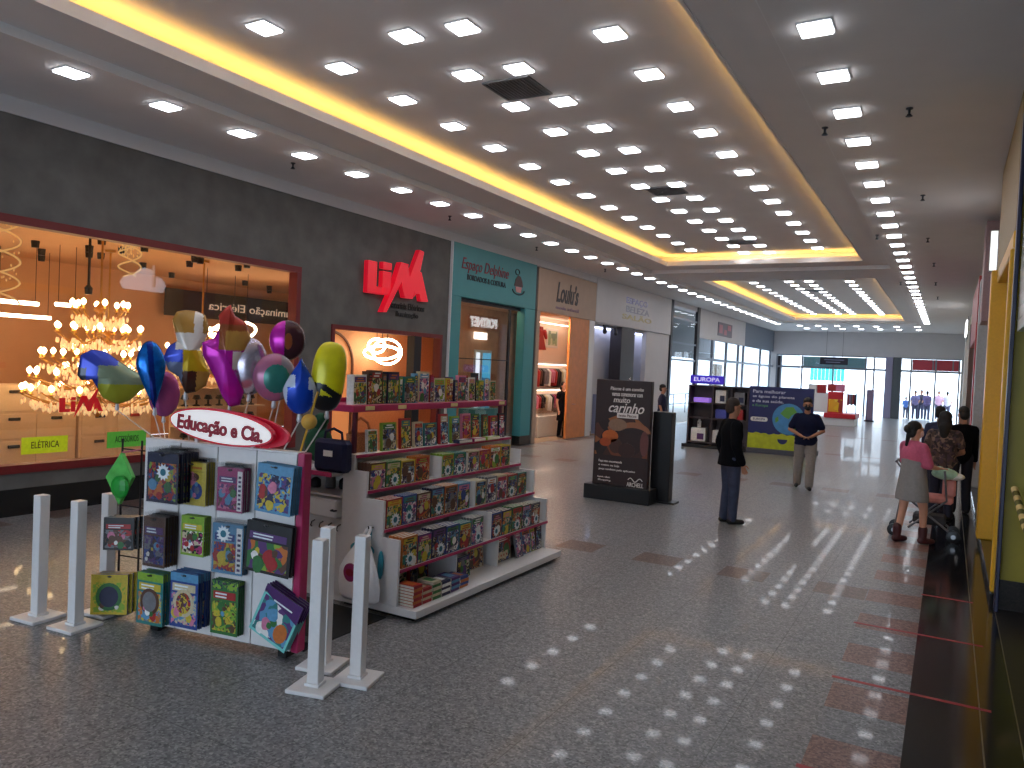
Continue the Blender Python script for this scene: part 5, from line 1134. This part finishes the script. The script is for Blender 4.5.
for s_, x, z, w_, h_ in (('Faça sua encomenda', -4.70, .62, .40, .045), ('e retire na loja', -4.72, .555, .36, .04), ('peça também pelo aplicativo', -4.58, .49, .62, .04), ('Segunda a sábado', -4.80, .36, .22, .03), ('Shopping', -4.79, .31, .22, .035), ('ARCHELL', -4.26, .28, .28, .07)):
    text(s_, wt, ad, (x, FY-.004, z), 0, w=w_, h=h_)
mb = MB(); mb.tube([(-4.38+.02*k, FY-.006, .36+.03*math.sin(k*.8)) for k in range(13)], .007, wt, 6); mb.build('swirl_mark', ad)
mb = MB(); mb.lathe([(.012, 1.941), (.02, 1.955), (.012, 1.975), (.0, 1.98)], mat('silver_knob', (210, 210, 214), .2, .9), 10, Matrix.Translation((-4.45, 11.58, 0))); mb.build('knob', ad)
tt = root('display_totem', (-3.94, 11.9, 0), 'plain black display totem right behind the chocolate advert', 'totem')
mb = MB(); mb.bbox(-4.12, -3.80, 11.82, 12.02, .03, 1.46, blk, .008); mb.build('body', tt); mb = MB(); mb.bbox(-4.15, -3.70, 11.8, 12.08, 0, .028, blk, .005); mb.build('foot_plate', tt)
# --- filter shop kiosk
wood_d = mat('walnut_shelf', (66, 54, 58), .45, noise=.1); navy_b = mat('billboard_navy', (24, 32, 96), .4, noise=.04, scale=3)
kk = root('filter_kiosk', (-5.6, 22, 0), 'dark shelf kiosk with purple lit header and boxed water filters', 'kiosk')
KX0, KX1, KY = -6.5, -4.80, 21.6
mb = MB(); mb.bbox(KX0-.1, KX1, KY-.12, 22.6, 0, .09, blk, .008); mb.build('base', kk)
mb = MB(); mb.box(KX0, KX1, KY+.42, KY+.46, .091, 1.75, wood_d); mb.build('back_panel', kk)
for x in (KX0, KX0+.68, KX0+1.2, KX1-.04): mb = MB(); mb.bbox(x, x+.045, KY, KY+.419, .091, 1.75, wood_d, .004); mb.build('upright', kk)
for z in (.13, .82, 1.25, 1.74): mb = MB(); mb.bbox(KX0+.0, KX1, KY+.002, KY+.418, z, z+.04, wood_d, .004); mb.build('shelf', kk)
hd = MB(); hd.bbox(-6.46, -5.50, KY-.06, KY+.06, 1.82, 2.06, mat('purple_header', (64, 44, 200), .35, emis=.5), .03); hd.build('header', kk); text('EUROPA', mat('header_letter', (210, 205, 255), .4, emis=.9), kk, (-5.98, KY-.066, 1.94), 0, w=.74, h=.12, bold=.003)
for x in (-6.3, -5.7): mb = MB(); mb.tube([(x, KY, 1.78), (x, KY, 1.83)], .015, metal_grey, 6); mb.build('header_post', kk)
pw, lil = ink('white'), mat('lilac_glow', (160, 120, 235), .4, emis=.7)
def fbox(x0, x1, z0, z1, m, lab, face=None):
    r = MB(); r.bbox(x0, x1, KY+.06, KY+.34, z0, z1, m, .01); o = tag(r.build('filter_box'), lab, 'box')
    if face: r = MB(); r.box(x0+(x1-x0)*.45, x1-(x1-x0)*.1, KY+.052, KY+.0595, z0+(z1-z0)*.15, z0+(z1-z0)*.6, face); r.build('printed_panel', o)
fbox(-6.36, -5.92, 1.291, 1.42, lil, 'glowing lilac display box on the kiosk’s upper shelf')
fbox(-6.40, -5.98, .171, .55, pw, 'large white filter carton on the kiosk’s lowest shelf', ink('purple'))
fbox(-5.74, -5.45, 1.291, 1.66, pw, 'white filter carton with dark front panel, upper shelf middle', ink('navy')); fbox(-5.22, -4.92, 1.291, 1.62, ink('grey'), 'grey filter carton with dark panel beside the billboard, upper shelf', ink('navy'))
fbox(-5.72, -5.4, .861, 1.12, mat('blue_box', (70, 80, 170), .4), 'blue filter carton on the kiosk’s middle shelf'); fbox(-5.2, -4.95, .861, 1.14, ink('red'), 'red filter carton on the kiosk’s middle shelf by the billboard')
fbox(-5.78, -5.5, .171, .52, pw, 'white filter carton on the lowest shelf behind the man in black', ink('sky blue'))
fl = root('water_filter', (-6.2, KY+.2, .551), 'white cylindrical water filter on the large white carton', 'water filter'); mb = MB(); mb.lathe([(.05, .552), (.055, .56), (.055, .74), (.03, .76), (.03, .79), (.0, .80)], pw, 14, Matrix.Translation((-6.2, KY+.2, 0))); mb.build('body', fl, smooth=False); mb = MB(); mb.tube([(-6.2, KY+.15, .7), (-6.2, KY+.11, .7), (-6.2, KY+.10, .67)], .01, metal_grey, 6); mb.build('spout', fl)
bb_ = root('billboard', (-4.1, 21.8, 0), 'navy billboard with a painted globe above a yellow-green band', 'billboard')
mb = MB(); mb.bbox(-4.79, -3.12, KY+.02, KY+.14, .13, 1.83, navy_b, .006); mb.build('panel', bb_)
mb = MB(); mb.bbox(-4.79, -3.05, KY-.05, 22.5, 0, .129, mat('kiosk_grey_base', (70, 72, 84), .4), .006); mb.build('base', bb_)
BY = KY+.0185
mb = MB(); N_ = 24
mb.prism([(-4.785, .135), (-3.125, .135)]+[(-3.125-1.66*k/N_, .55+.018*math.sin(k*1.9)+.012*math.sin(k*.7)) for k in range(N_+1)], -.003, 0, mat('billboard_lime', (184, 196, 30), .45, noise=.12, scale=9), MXZ(BY)); mb.build('lime_band', bb_)
mb = MB(); mb.prism([(-3.73+.42*math.cos(2*PI*e/36), .98+.42*math.sin(2*PI*e/36)) for e in range(36)], -.004, 0, mat('globe_blue', (70, 140, 196), .45, noise=.15, scale=6), MXZ(BY))
for pts in ([(-3.95, 1.12), (-3.80, 1.30), (-3.62, 1.32), (-3.52, 1.18), (-3.66, 1.08), (-3.72, .98), (-3.82, 1.02)], [(-3.60, .88), (-3.45, .92), (-3.40, .78), (-3.52, .64), (-3.60, .72)], [(-4.08, .98), (-4.0, 1.04), (-3.98, .92), (-4.06, .86)]): mb.prism(pts, -.006, -.004, mat('globe_green', (96, 160, 70), .5), MXZ(BY))
mb.build('globe_picture', bb_)
mb = MB(); mb.prism([(-3.86+.13*math.cos(PI+PI*e/12), .42+.13*math.sin(PI+PI*e/12)) for e in range(13)], -.006, -.003, navy_b, MXZ(BY)); mb.build('boat_picture', bb_)
bw = mat('billboard_letter', (206, 210, 236), .5)
for s_, z, w_, m_ in (('Para melhorar', 1.69, .86, bw), ('as águas do planeta', 1.56, 1.1, bw), ('e da sua saúde,', 1.43, .82, bw), ('a Europa', 1.31, .42, mat('green_letter', (90, 160, 100), .5))): text(s_, m_, bb_, (-4.70+w_/2, BY-.004, z), 0, w=w_, h=.09, bold=.002)
mb = MB(); mb.prism([(-4.50+(.17 if c > 0 else -.17)+.06*math.cos(t), .93+.06*math.sin(t)) for c, t in [(1, -PI/2+PI*k/8) for k in range(9)]+[(-1, PI/2+PI*k/8) for k in range(9)]], -.004, 0, pw, MXZ(BY)); mb.build('button', bb_); text('EUROPA', navy_b, bb_, (-4.50, BY-.007, .93), 0, w=.32, h=.06)
# --- red promo kiosk far
pk = root('promo_kiosk', (-4.9, 38.5, 0), 'distant red and white promotion kiosk with a yellow poster panel', 'kiosk')
rr_ = mat('kiosk_red', (200, 36, 50), .4)
mb = MB(); mb.bbox(-6.0, -3.7, 38, 39.6, 0.0, .34, white_lam, .01); mb.build('base', pk); mb = MB(); mb.bbox(-5.0, -3.65, 37.9, 39.65, .341, .56, rr_, .01); mb.build('counter', pk)
mb = MB(); mb.bbox(-6.0, -4.9, 38.2, 39.4, .561, 1.45, white_lam, .01); mb.build('cabinet_body', pk)
mb = MB(); mb.bbox(-4.88, -4.22, 38.1, 38.2, .561, 1.55, rr_, .01); q_ = mb.build('poster_panel', pk); mb = MB(); mb.box(-4.84, -4.26, 38.09, 38.099, .62, 1.2, cmix('yellow_poster', [(236, 190, 30), (230, 170, 40), (240, 210, 80), (170, 60, 40)], 5)); mb.build('poster', q_)
for i, x in enumerate((-5.6, -5.2, -4.75, -4.4)): mb = MB(); mb.bbox(x-.19, x+.19, 38.25, 38.6, 1.56 if x > -4.9 else 1.451, 1.9 if x > -4.9 else 1.85, [white_lam, ink('red'), ink('red'), ink('pink')][i], .01); tag(mb.build('promo_box'), '%s box on the distant promotion kiosk, %s from the billboard side' % (['white', 'deep red', 'red', 'pink'][i], nth(i)), 'box', 'boxes on the promotion kiosk')
cr = root('clothes_rack', (-3.9, 38.6, .561), 'small rack of lilac and red goods on the promotion kiosk', 'rack')
mb = MB(); mb.tube([(-4.1, 38.6, .562), (-4.1, 38.6, 1.62), (-3.72, 38.6, 1.50), (-3.72, 38.6, .562)], .02, metal_grey, 6); mb.build('frame', cr)
for i in range(5): mb = MB(); mb.bbox(-4.09+i*.075, -4.03+i*.075, 38.45, 38.75, .95+.05*(i % 2), 1.46, [ink('red'), mat('lilac_cloth', (150, 140, 190), .7), ink('grey'), ink('red'), ink('navy')][i], .01); tag(mb.build('hanging_item'), '%s item hanging on the promotion kiosk’s small rack, %s from the poster' % (['red', 'lilac', 'grey', 'bright red', 'navy'][i], nth(i)), 'garment', 'items on the kiosk rack')
mp = root('info_pillar', (-3.58, 44.2, 0), 'slim mauve free-standing information pillar before the entrance', 'pillar'); mb = MB(); mb.bbox(-3.76, -3.42, 44., 44.25, .06, 1.66, mat('mauve_pillar', (134, 118, 146), .5), .02); mb.build('body', mp); mb = MB(); mb.bbox(-3.82, -3.36, 43.95, 44.3, 0, .059, dark_metal, .01); mb.build('foot_plate', mp)
# white shop things
mb = MB(); mb.bbox(XL-.05, XL+.1, 22.35, 22.75, .05, 1.3, mat('slate_panel', (120, 124, 150), .5), .01); tag(mb.build('service_counter'), 'slate grey narrow counter at the white shop’s edge beside the orange panel', 'counter')
mb = MB(); mb.bbox(-10.39, -10.36, 22.6, 23.2, 1.55, 2.1, mat('pale_notice', (200, 206, 180), .6), .005); tag(mb.build('wall_notice'), 'pale notice board on the white shop’s back wall', 'notice')
# ================================================================== PEOPLE
skin = mat('skin', (176, 124, 98), .55, noise=.05, scale=8); skin_l = mat('skin_light', (206, 150, 124), .55, noise=.05, scale=8)
eye_m = mat('eye_dark', (30, 22, 20), .3)
def remesh(o, vox, smooth=6):
    m = o.modifiers.new('r', 'REMESH'); m.mode = 'VOXEL'; m.voxel_size = vox; m.use_smooth_shade = True
    s_ = o.modifiers.new('s', 'SMOOTH'); s_.factor = .5; s_.iterations = smooth
    me = bpy.data.meshes.new_from_object(o.evaluated_get(bpy.context.evaluated_depsgraph_get()))
    o.modifiers.clear(); old = o.data; o.data = me
    if len(me.materials) == 0:
        for m_ in old.materials: me.materials.append(m_)
    return o
V = Vector
def person(label, loc, rz, H, pose, top, bottom, shoes, hair, sk=skin, group=None, detail=True, vox=1.0):
    """local frame: feet at z=0, facing -Y, right hand at -X. pose: dict of overrides in units of a 1.75 m figure"""
    P = dict(hipL=(.095, 0, .93), hipR=(-.095, 0, .93), kneeL=(.105, -.02, .50), kneeR=(-.105, -.02, .50), ankL=(.11, .02, .085), ankR=(-.11, .02, .085), toeL=(0.02, -.16, 0), toeR=(-.02, -.16, 0),
             chest=(0, 0, 1.26), neck=(0, .01, 1.47), head=(0, -.01, 1.625), shL=(.172, .01, 1.385), shR=(-.172, .01, 1.385), elL=(.235, .03, 1.12), elR=(-.235, .03, 1.12), wrL=(.24, -.06, .87), wrR=(-.24, -.06, .87), handL=(0, -.03, -.09), handR=(0, -.03, -.09), headrz=0., fat=1.0, stoop=0.)
    P.update(pose); f = P['fat']
    for k in list(P):
        if isinstance(P[k], tuple): P[k] = V(P[k])
    r = root('person', loc, label, 'person', group, rz); r.scale = (H/1.75,)*3
    hr = Matrix.Rotation(P['headrz'], 3, 'Z'); hd = P['head']
    def hp(x, y, z): return hd+hr @ V((x, y, z))
    # --- body: one continuous surface
    mb = MB(); n = 14 if detail else 10
    mb.ell((0, .0, .96), (.155*f, .105*f, .13), sk, n); mb.ell(tuple(P['chest']*.5+V((0, 0, .99))*.5), (.14*f, .095*f, .2), sk, n); mb.ell(tuple(P['chest']), (.165*f, .105*f, .19), sk, n)
    for q_ in 'LR': mb.cap(P['neck']-V((0, 0, .04)), .052, P['sh'+q_], .058, sk, n)
    mb.cap(P['neck']-V((0, 0, .07)), .062, hd-V((0, 0, .06)), .052, sk, n)
    for s_ in 'LR':
        mb.cap(P['hip'+s_], .088*f, P['knee'+s_], .056, sk, n); mb.cap(P['knee'+s_], .056, P['ank'+s_], .038, sk, n)
        mb.cap(P['ank'+s_]+V((0, .02, -.045)), .036, P['ank'+s_]+P['toe'+s_]*.8+V((0, 0, -.055)), .03, sk, n)
        mb.cap(P['sh'+s_], .056, P['el'+s_], .041, sk, n); mb.cap(P['el'+s_], .041, P['wr'+s_], .027, sk, n)
        # hand: palm, four fingers, thumb
        w, d = P['wr'+s_], P['hand'+s_].normalized(); sd = V((0, 1, 0)) if abs(d.y) < .8 else V((1, 0, 0)); sd = (sd-d*sd.dot(d)).normalized(); nm = d.cross(sd)
        if detail:
            for q in (-.5, .5): mb.cap(w+sd*.018*q, .017, w+d*.075+sd*.034*q, .017, sk, 8)
            curl = nm*(1 if s_ == 'L' else -1)
            for q, ln in ((-1.5, .062), (-.5, .074), (.5, .07), (1.5, .055)):
                a = w+d*.08+sd*.0195*q; b = a+d*ln*.55+sd*.004*q; mb.cap(a, .0095, b, .0088, sk, 8); mb.cap(b, .0088, b+(d*.8+curl*.5).normalized()*ln*.5, .0075, sk, 8)
            a = w+d*.03-sd*.03; b = a+(d*.7-sd*.7).normalized()*.042; mb.cap(a, .0125, b, .010, sk, 8); mb.cap(b, .010, b+(d*.95-sd*.1+curl*.3).normalized()*.032, .0085, sk, 8)
        else: mb.cap(w, .03, w+d*.10, .026, sk, 8)
    mb.ell(tuple(hp(0, .012, .035)), (.076, .095, .098), sk, n+2, rot=hr); mb.ell(tuple(hp(0, -.025, -.045)), (.058, .066, .075), sk, n, rot=hr); mb.cap(hp(0, -.055, -.095), .026, hp(0, -.04, -.09), .034, sk, 8)
    mb.cap(hp(0, -.088, .018), .011, hp(0, -.108, -.018), .015, sk, 8)                    # nose
    for q in (-1, 1): mb.ell(tuple(hp(q*.078, .015, -.005)), (.012, .022, .034), sk, 8, rot=hr); mb.cap(hp(q*.02, -.09, .03), .012, hp(q*.045, -.08, .03), .012, sk, 8)
    mb.cap(hp(-.02, -.088, -.058), .009, hp(.02, -.088, -.058), .009, sk, 8)            # lips
    b = mb.build('body', r, loc=(0, 0, 0), world=False); remesh(b, (.0075 if detail else .014)*vox, 3)
    mb = MB()
    for q in (-1, 1): mb.ell(tuple(hp(q*.031, -.088, .012)), (.013, .008, .008), eye_m, 8, rot=hr)
    mb.build('eyes', r, loc=(0, 0, 0), world=False)
    return r, P, hp, hr
def cloth(r, name, prims, m, vox=.012, smooth=5):
    mb = MB()
    for p in prims:
        if p[0] == 'c': mb.cap(p[1], p[2], p[3], p[4], m, 14)
        elif p[0] == 'e': mb.ell(tuple(p[1]), p[2], m, 16, rot=p[3] if len(p) > 3 else None)
        elif p[0] == 'l': mb.lathe(p[1], m, 18, Matrix.Translation(p[2]) @ Matrix.Diagonal((p[3][0], p[3][1], 1, 1)))
    o = mb.build(name, r, loc=(0, 0, 0), world=False); remesh(o, vox, smooth); return o
def torso(P, k=1.0, low=.86): f = P['fat']*k; return [('e', V((0, .0, .96)), (.175*f, .128*f, .15)), ('e', P['chest']*.5+V((0, 0, .99))*.5, (.165*f, .122*f, .22)), ('e', P['chest'], (.185*f, .128*f, .20)), ('c', P['neck']-V((0, 0, .045)), .066, P['shL'], .070), ('c', P['neck']-V((0, 0, .045)), .066, P['shR'], .070), ('c', P['neck']-V((0, 0, .05)), .072, P['neck']-V((0, 0, .02)), .060)]
def sleeves(P, frac=1.0, r0=.075, r1=.05):
    o = []
    for s_ in 'LR':
        if frac >= 1: o += [('c', P['sh'+s_], r0, P['el'+s_], r1+.008), ('c', P['el'+s_], r1+.008, P['wr'+s_]*.94+P['el'+s_]*.06, r1-.008)]
        else: o += [('c', P['sh'+s_], r0, P['sh'+s_].lerp(P['el'+s_], frac), r1+.012)]
    return o
def trousers(P, r=1.0, low=.0):
    o = [('e', V((0, 0, .95)), (.172*P['fat'], .12*P['fat'], .13))]
    for s_ in 'LR': o += [('c', P['hip'+s_], .102*P['fat'], P['knee'+s_], .076*r), ('c', P['knee'+s_], .076*r, P['ank'+s_]+V((0, .0, low)), .066*r)]
    return o
def shoes(r, P, m):
    for s_ in 'LR':
        a = P['ank'+s_]; t = P['toe'+s_]
        cloth(r, 'shoe', [('c', a+V((0, .03, -.04)), .044, a+t*.9+V((0, 0, -.048)), .036), ('c', a+V((0, .01, 0)), .046, a+V((0, .01, .03)), .046)], m, .010, 3)
def hair(r, hp, hr, m, prims, vox=.009): return cloth(r, 'hair', [(p[0], hp(*p[1]), p[2], hr) if p[0] == 'e' else ('c', hp(*p[1]), p[2], hp(*p[3]), p[4]) for p in prims], m, vox, 2)
short = [('e', (0, .02, .072), (.086, .100, .082)), ('e', (0, .062, .005), (.080, .062, .085))]
jacket_b = mat('black_jacket', (13, 14, 19), .85, noise=.15, spec=.1); jeans = mat('blue_jeans', (52, 60, 84), .8, noise=.2, scale=14); shoe_b = mat('black_shoe', (18, 18, 20), .5); hair_b = mat('brown_hair', (48, 36, 32), .7, noise=.25, scale=60); hair_d = mat('dark_hair', (22, 18, 18), .65, noise=.25, scale=60)
# man in black
r, P, hp, hr = person('man in black jacket and blue jeans standing with his back half turned', (-2.64, 10.95, 0), math.radians(128), 1.76, dict(ankL=(.075, .03, .085), ankR=(-.09, -.02, .085), kneeL=(.085, -.01, .5), kneeR=(-.095, -.03, .5), elL=(.25, .06, 1.13), elR=(-.25, .05, 1.13), wrL=(.25, -.02, .88), wrR=(-.25, -.06, .87), headrz=.15, fat=1.06), 0, 0, 0, 0)
cloth(r, 'jacket', torso(P, 1.07)+sleeves(P, 1.0, .085, .062)+[('l', [(.168, .02), (.188, -.10), (.204, -.20), (.198, -.21)], V((0, .0, 1.03)), (1.04, .86))], jacket_b); cloth(r, 'trousers', trousers(P, 1.0), jeans); shoes(r, P, shoe_b); hair(r, hp, hr, hair_b, short)
# walking man
navy_s = mat('navy_polo', (26, 30, 56), .85, noise=.12, spec=.15); beige_t = mat('grey_beige_trousers', (146, 138, 134), .85, noise=.08)
r, P, hp, hr = person('man in navy polo shirt and beige trousers walking with hands clasped', (-2.32, 15.4, 0), math.radians(10), 1.72, dict(ankL=(.09, -.14, .085), ankR=(-.12, .14, .10), kneeL=(.10, -.14, .50), kneeR=(-.115, .02, .50), elL=(.30, .02, 1.14), elR=(-.30, .02, 1.14), wrL=(.085, -.21, 1.03), wrR=(-.085, -.21, 1.03), handL=(-.09, -.03, -.02), handR=(.09, -.03, -.02), fat=1.18), 0, 0, 0, 0)
cloth(r, 'polo_shirt', torso(P, 1.04)+sleeves(P, .72, .082, .062)+[('l', [(.18, .02), (.20, -.08), (.204, -.165), (.198, -.175)], V((0, -.005, 1.03)), (1.05, .82))], navy_s); cloth(r, 'trousers', trousers(P, 1.16), beige_t); shoes(r, P, shoe_b); hair(r, hp, hr, hair_d, short)
cloth(r, 'face_mask', [('e', hp(0, -.055, -.05), (.062, .058, .058), hr)], mat('dark_mask', (28, 28, 36), .8), .009, 2)
# woman in pink and grey with stroller
pink_t = mat('pink_blouse', (196, 92, 122), .8, noise=.08); grey_d = mat('grey_pinafore', (140, 136, 134), .85, noise=.06); boot = mat('maroon_boot', (74, 30, 34), .6)
r, P, hp, hr = person('woman in pink top, grey pinafore dress and maroon boots beside a stroller', (-.36, 11.35, 0), math.radians(132), 1.60, dict(ankL=(.10, .13, .085), ankR=(-.09, -.14, .085), kneeL=(.10, .05, .50), kneeR=(-.10, -.12, .50), elL=(.25, -.06, 1.14), elR=(-.24, -.05, 1.13), wrL=(.16, -.29, 1.10), wrR=(-.15, -.28, 1.10), handL=(0, -.09, .0), handR=(0, -.09, .0), headrz=-.1, fat=1.12), 0, 0, 0, 0, sk=skin_l)
cloth(r, 'blouse', torso(P, 1.02)+sleeves(P, .9, .08, .058), pink_t)
cloth(r, 'pinafore_dress', [('l', [(.15, .0), (.235, -.55), (.245, -.66), (.225, -.665), (.13, -.02)], V((0, 0, 1.28)), (1.05, .80)), ('e', P['chest']-V((0, 0, .06)), (.198, .142, .17)), ('l', [(.17, 0), (.24, -.64), (.24, -.65)], V((0, 0, 1.27)), (1, .8))], grey_d)
for s_ in 'LR':
    a = P['ank'+s_]; t = P['toe'+s_]; cloth(r, 'boot', [('c', a+V((0, .03, -.035)), .048, a+t*.9+V((0, 0, -.045)), .04), ('c', a, .052, a+V((0, 0, .13)), .062)], boot, .010, 3)
hair(r, hp, hr, hair_d, [('e', (0, .035, .05), (.09, .10, .09)), ('e', (0, .07, -.03), (.078, .055, .08)), ('e', (.0, .135, .02), (.055, .05, .06)), ('c', (0, .11, -.06), .035, (.03, .12, -.22), .02)])
cloth(r, 'face_mask', [('e', hp(0, -.055, -.05), (.062, .058, .055), hr)], mat('pale_mask', (214, 180, 176), .8), .009, 2)
# stroller
st = root('stroller', (-.1, 11.75, 0), 'baby stroller with pink seat and grey frame beside the woman in pink', 'stroller')
gf = mat('stroller_frame', (120, 120, 126), .35, .6)
sx0, sx1, sy0, sy1 = -.60, .14, 11.72, 12.12
for y in (sy0, sy1):
    mb = MB(); mb.tube([(sx0+.04, y, .12), (sx0+.10, y, .55), (sx0+.10, y, .92), (sx0+.02, y, 1.02)], .014, gf, 8); mb.tube([(sx0+.10, y, .60), (sx1, y, .10)], .014, gf, 8); mb.tube([(sx1-.14, y, .95), (sx1-.10, y, .55), (sx0+.2, y, .14)], .014, gf, 8); mb.build('side_frame', st)
mb = MB(); mb.tube([(sx0+.02, sy0, 1.02), (sx0+.02, sy1, 1.02)], .018, black_plast, 8); mb.build('handle', st)
for x in (sx0+.03, sx1):
    for y in (sy0, sy1):
        mb = MB(); MR = Matrix.Translation((x, y, .085)) @ Matrix.Rotation(PI/2, 4, 'X'); mb.lathe([(.02, -.03), (.055, -.025), (.082, -.02), (.084, 0), (.082, .02), (.055, .025), (.02, .03)], black_plast, 16, MR); w_ = mb.build('wheel', st)
        mb = MB(); mb.lathe([(.001, -.034), (.03, -.0335), (.03, .0335), (.001, .034)], metal_grey, 10, MR); mb.build('hub', w_)
ps = mat('pink_fabric', (210, 140, 132), .85, noise=.12, scale=12); mb = MB(); mb.bbox(-.30, .12, sy0+.02, sy1-.02, .50, .60, ps, .03); mb.bbox(-.02, .14, sy0+.02, sy1-.02, .601, .82, ps, .03); mb.build('seat', st)
mb = MB(); mb.bbox(-.35, .05, sy0+.03, sy1-.03, .20, .33, mat('dark_basket', (60, 58, 62), .8), .03); mb.build('basket', st)
gt = root('green_towel', (-.1, 11.8, .85), 'crumpled pale green and white cloth lying on the stroller’s pink seat back', 'cloth'); mb = MB(); mb.ell((.0, 11.86, .90), (.16, .12, .08), mat('pale_green_cloth', (170, 206, 180), .8, noise=.2, scale=14), 12); mb.ell((.12, 11.9, .87), (.12, .10, .05), ink('white'), 12); mb.ell((-.07, 11.83, .94), (.08, .08, .06), MATS['pale_green_cloth'], 10); o = mb.build('folds', gt, smooth=True)
# woman in patterned top
pat = cmix('patterned_top', [(92, 70, 62), (60, 46, 46), (130, 104, 90), (80, 60, 70), (46, 38, 40)], 22, .8)
dk_tr = mat('dark_navy_trousers', (30, 32, 52), .8)
r, P, hp, hr = person('long dark haired woman in brown patterned top standing behind the stroller', (-.03, 13.6, 0), math.radians(175), 1.68, dict(elL=(.26, -.02, 1.12), elR=(-.26, -.02, 1.12), wrL=(.14, -.22, 1.05), wrR=(-.14, -.22, 1.05), handL=(-.05, -.06, 0), handR=(.05, -.06, 0), fat=1.12), 0, 0, 0, 0, sk=skin)
cloth(r, 'top', torso(P, 1.06)+sleeves(P, .6, .085, .066)+[('e', V((0, 0, .92)), (.21, .15, .16))], pat); cloth(r, 'trousers', trousers(P, 1.0), dk_tr); shoes(r, P, shoe_b); hair(r, hp, hr, hair_d, [('e', (0, .035, .05), (.10, .11, .10)), ('e', (0, .08, -.06), (.11, .065, .15)), ('c', (.0, .09, -.1), .09, (0, .10, -.26), .06)])
r, P, hp, hr = person('dark haired person in navy clothes farther behind the patterned woman', (-.12, 15.6, 0), math.radians(160), 1.70, dict(fat=1.0), 0, 0, 0, 0)
cloth(r, 'shirt', torso(P, 1.05)+sleeves(P, 1.0), mat('deep_navy_shirt', (34, 38, 70), .8)); cloth(r, 'trousers', trousers(P, 1.0), dk_tr); shoes(r, P, shoe_b); hair(r, hp, hr, hair_d, short)
r, P, hp, hr = person('person in black clothes leaning against the shopfront wall past the patterned woman', (.22, 14.6, 0), math.radians(200), 1.74, dict(elL=(.2, .0, 1.13), elR=(-.2, .0, 1.13), fat=.92), 0, 0, 0, 0)
cloth(r, 'coat', torso(P, 1.04)+sleeves(P, 1.0), jacket_b); cloth(r, 'trousers', trousers(P, 1.0), mat('ink_trousers', (26, 28, 44), .8)); shoes(r, P, shoe_b); hair(r, hp, hr, hair_d, short)
# shop assistant in the beige shop
r, P, hp, hr = person('person in black clothes with red sleeve standing inside the beige shop', (-10.05, 20.7, 0), math.radians(70), 1.66, dict(elL=(.24, -.05, 1.13), wrL=(.15, -.25, 1.08), handL=(0, -.08, 0)), 0, 0, 0, 0, sk=skin_l)
cloth(r, 'dress', torso(P, 1.04)+sleeves(P, .5)+[('l', [(.16, 0), (.20, -.5), (.2, -.52)], V((0, 0, 1.05)), (1, .85))], jacket_b); cloth(r, 'trousers', trousers(P, .95), jacket_b); shoes(r, P, shoe_b); hair(r, hp, hr, hair_d, [('e', (0, .035, .05), (.09, .10, .09)), ('e', (0, .08, -.05), (.085, .055, .13))])
cloth(r, 'scarf', [('c', V((.1, -.1, 1.40)), .05, V((.12, -.14, 1.15)), .04)], ink('red'))
# man behind the advert
r, P, hp, hr = person('dark haired person in navy shirt behind the black totem', (-7.4, 22.0, 0), math.radians(100), 1.72, dict(fat=1.05), 0, 0, 0, 0)
cloth(r, 'shirt', torso(P, 1.05)+sleeves(P, .8), mat('deep_navy_shirt', (34, 38, 70), .8)); cloth(r, 'trousers', trousers(P), beige_t); shoes(r, P, shoe_b); hair(r, hp, hr, hair_d, short)
# people in the bright entrance
cols_ = [('lilac', (120, 112, 150)), ('dark grey', (60, 58, 70)), ('violet', (104, 92, 132)), ('rose', (190, 150, 168)), ('pale grey', (190, 184, 196))]
for i, (x, y, H_, rz_) in enumerate([(-1.75, 51.6, 1.66, 20), (-1.45, 52.1, 1.72, -20), (-1.12, 51.4, 1.68, 160), (-.55, 53.2, 1.70, 10), (-.1, 53.4, 1.68, 190)]):
    nm, c = cols_[i]
    r, P, hp, hr = person('distant person in %s clothes in the bright entrance, %s from the slate pier' % (nm, nth(i)), (x, y, -.008), math.radians(rz_), H_, dict(elL=(.24, -.05, 1.15), wrL=(.15, -.18, 1.1), fat=1.1, kneeL=(.10, -.06, .5), ankL=(.11, -.05, .085)), 0, 0, 0, 0, detail=False, group='people in the bright entrance')
    cm = mat('far_'+nm.replace(' ', '_'), c, .8); cloth(r, 'shirt', torso(P, 1.1)+sleeves(P, .7), cm, .02, 3); cloth(r, 'trousers', trousers(P, 1.0), mat('far_trousers', (70, 70, 92), .8), .02, 3); hair(r, hp, hr, hair_d, short, .016); shoes(r, P, shoe_b)
r, P, hp, hr = person('small distant child in blue by the slate pier in the entrance', (-2.25, 51.8, -.008), .2, 1.25, {}, 0, 0, 0, 0, detail=False)
cloth(r, 'shirt', torso(P, 1.1)+sleeves(P, .7), mat('far_child_blue', (90, 130, 200), .8), .02, 3); cloth(r, 'trousers', trousers(P), mat('far_trousers', (70, 70, 92), .8), .02, 3); shoes(r, P, shoe_b); hair(r, hp, hr, hair_d, short, .016)
SC.view_settings.view_transform = 'Standard'; SC.view_settings.look = 'None'; SC.view_settings.gamma = 1; SC.view_settings.use_curve_mapping = False; SC.view_settings.exposure = -0.5
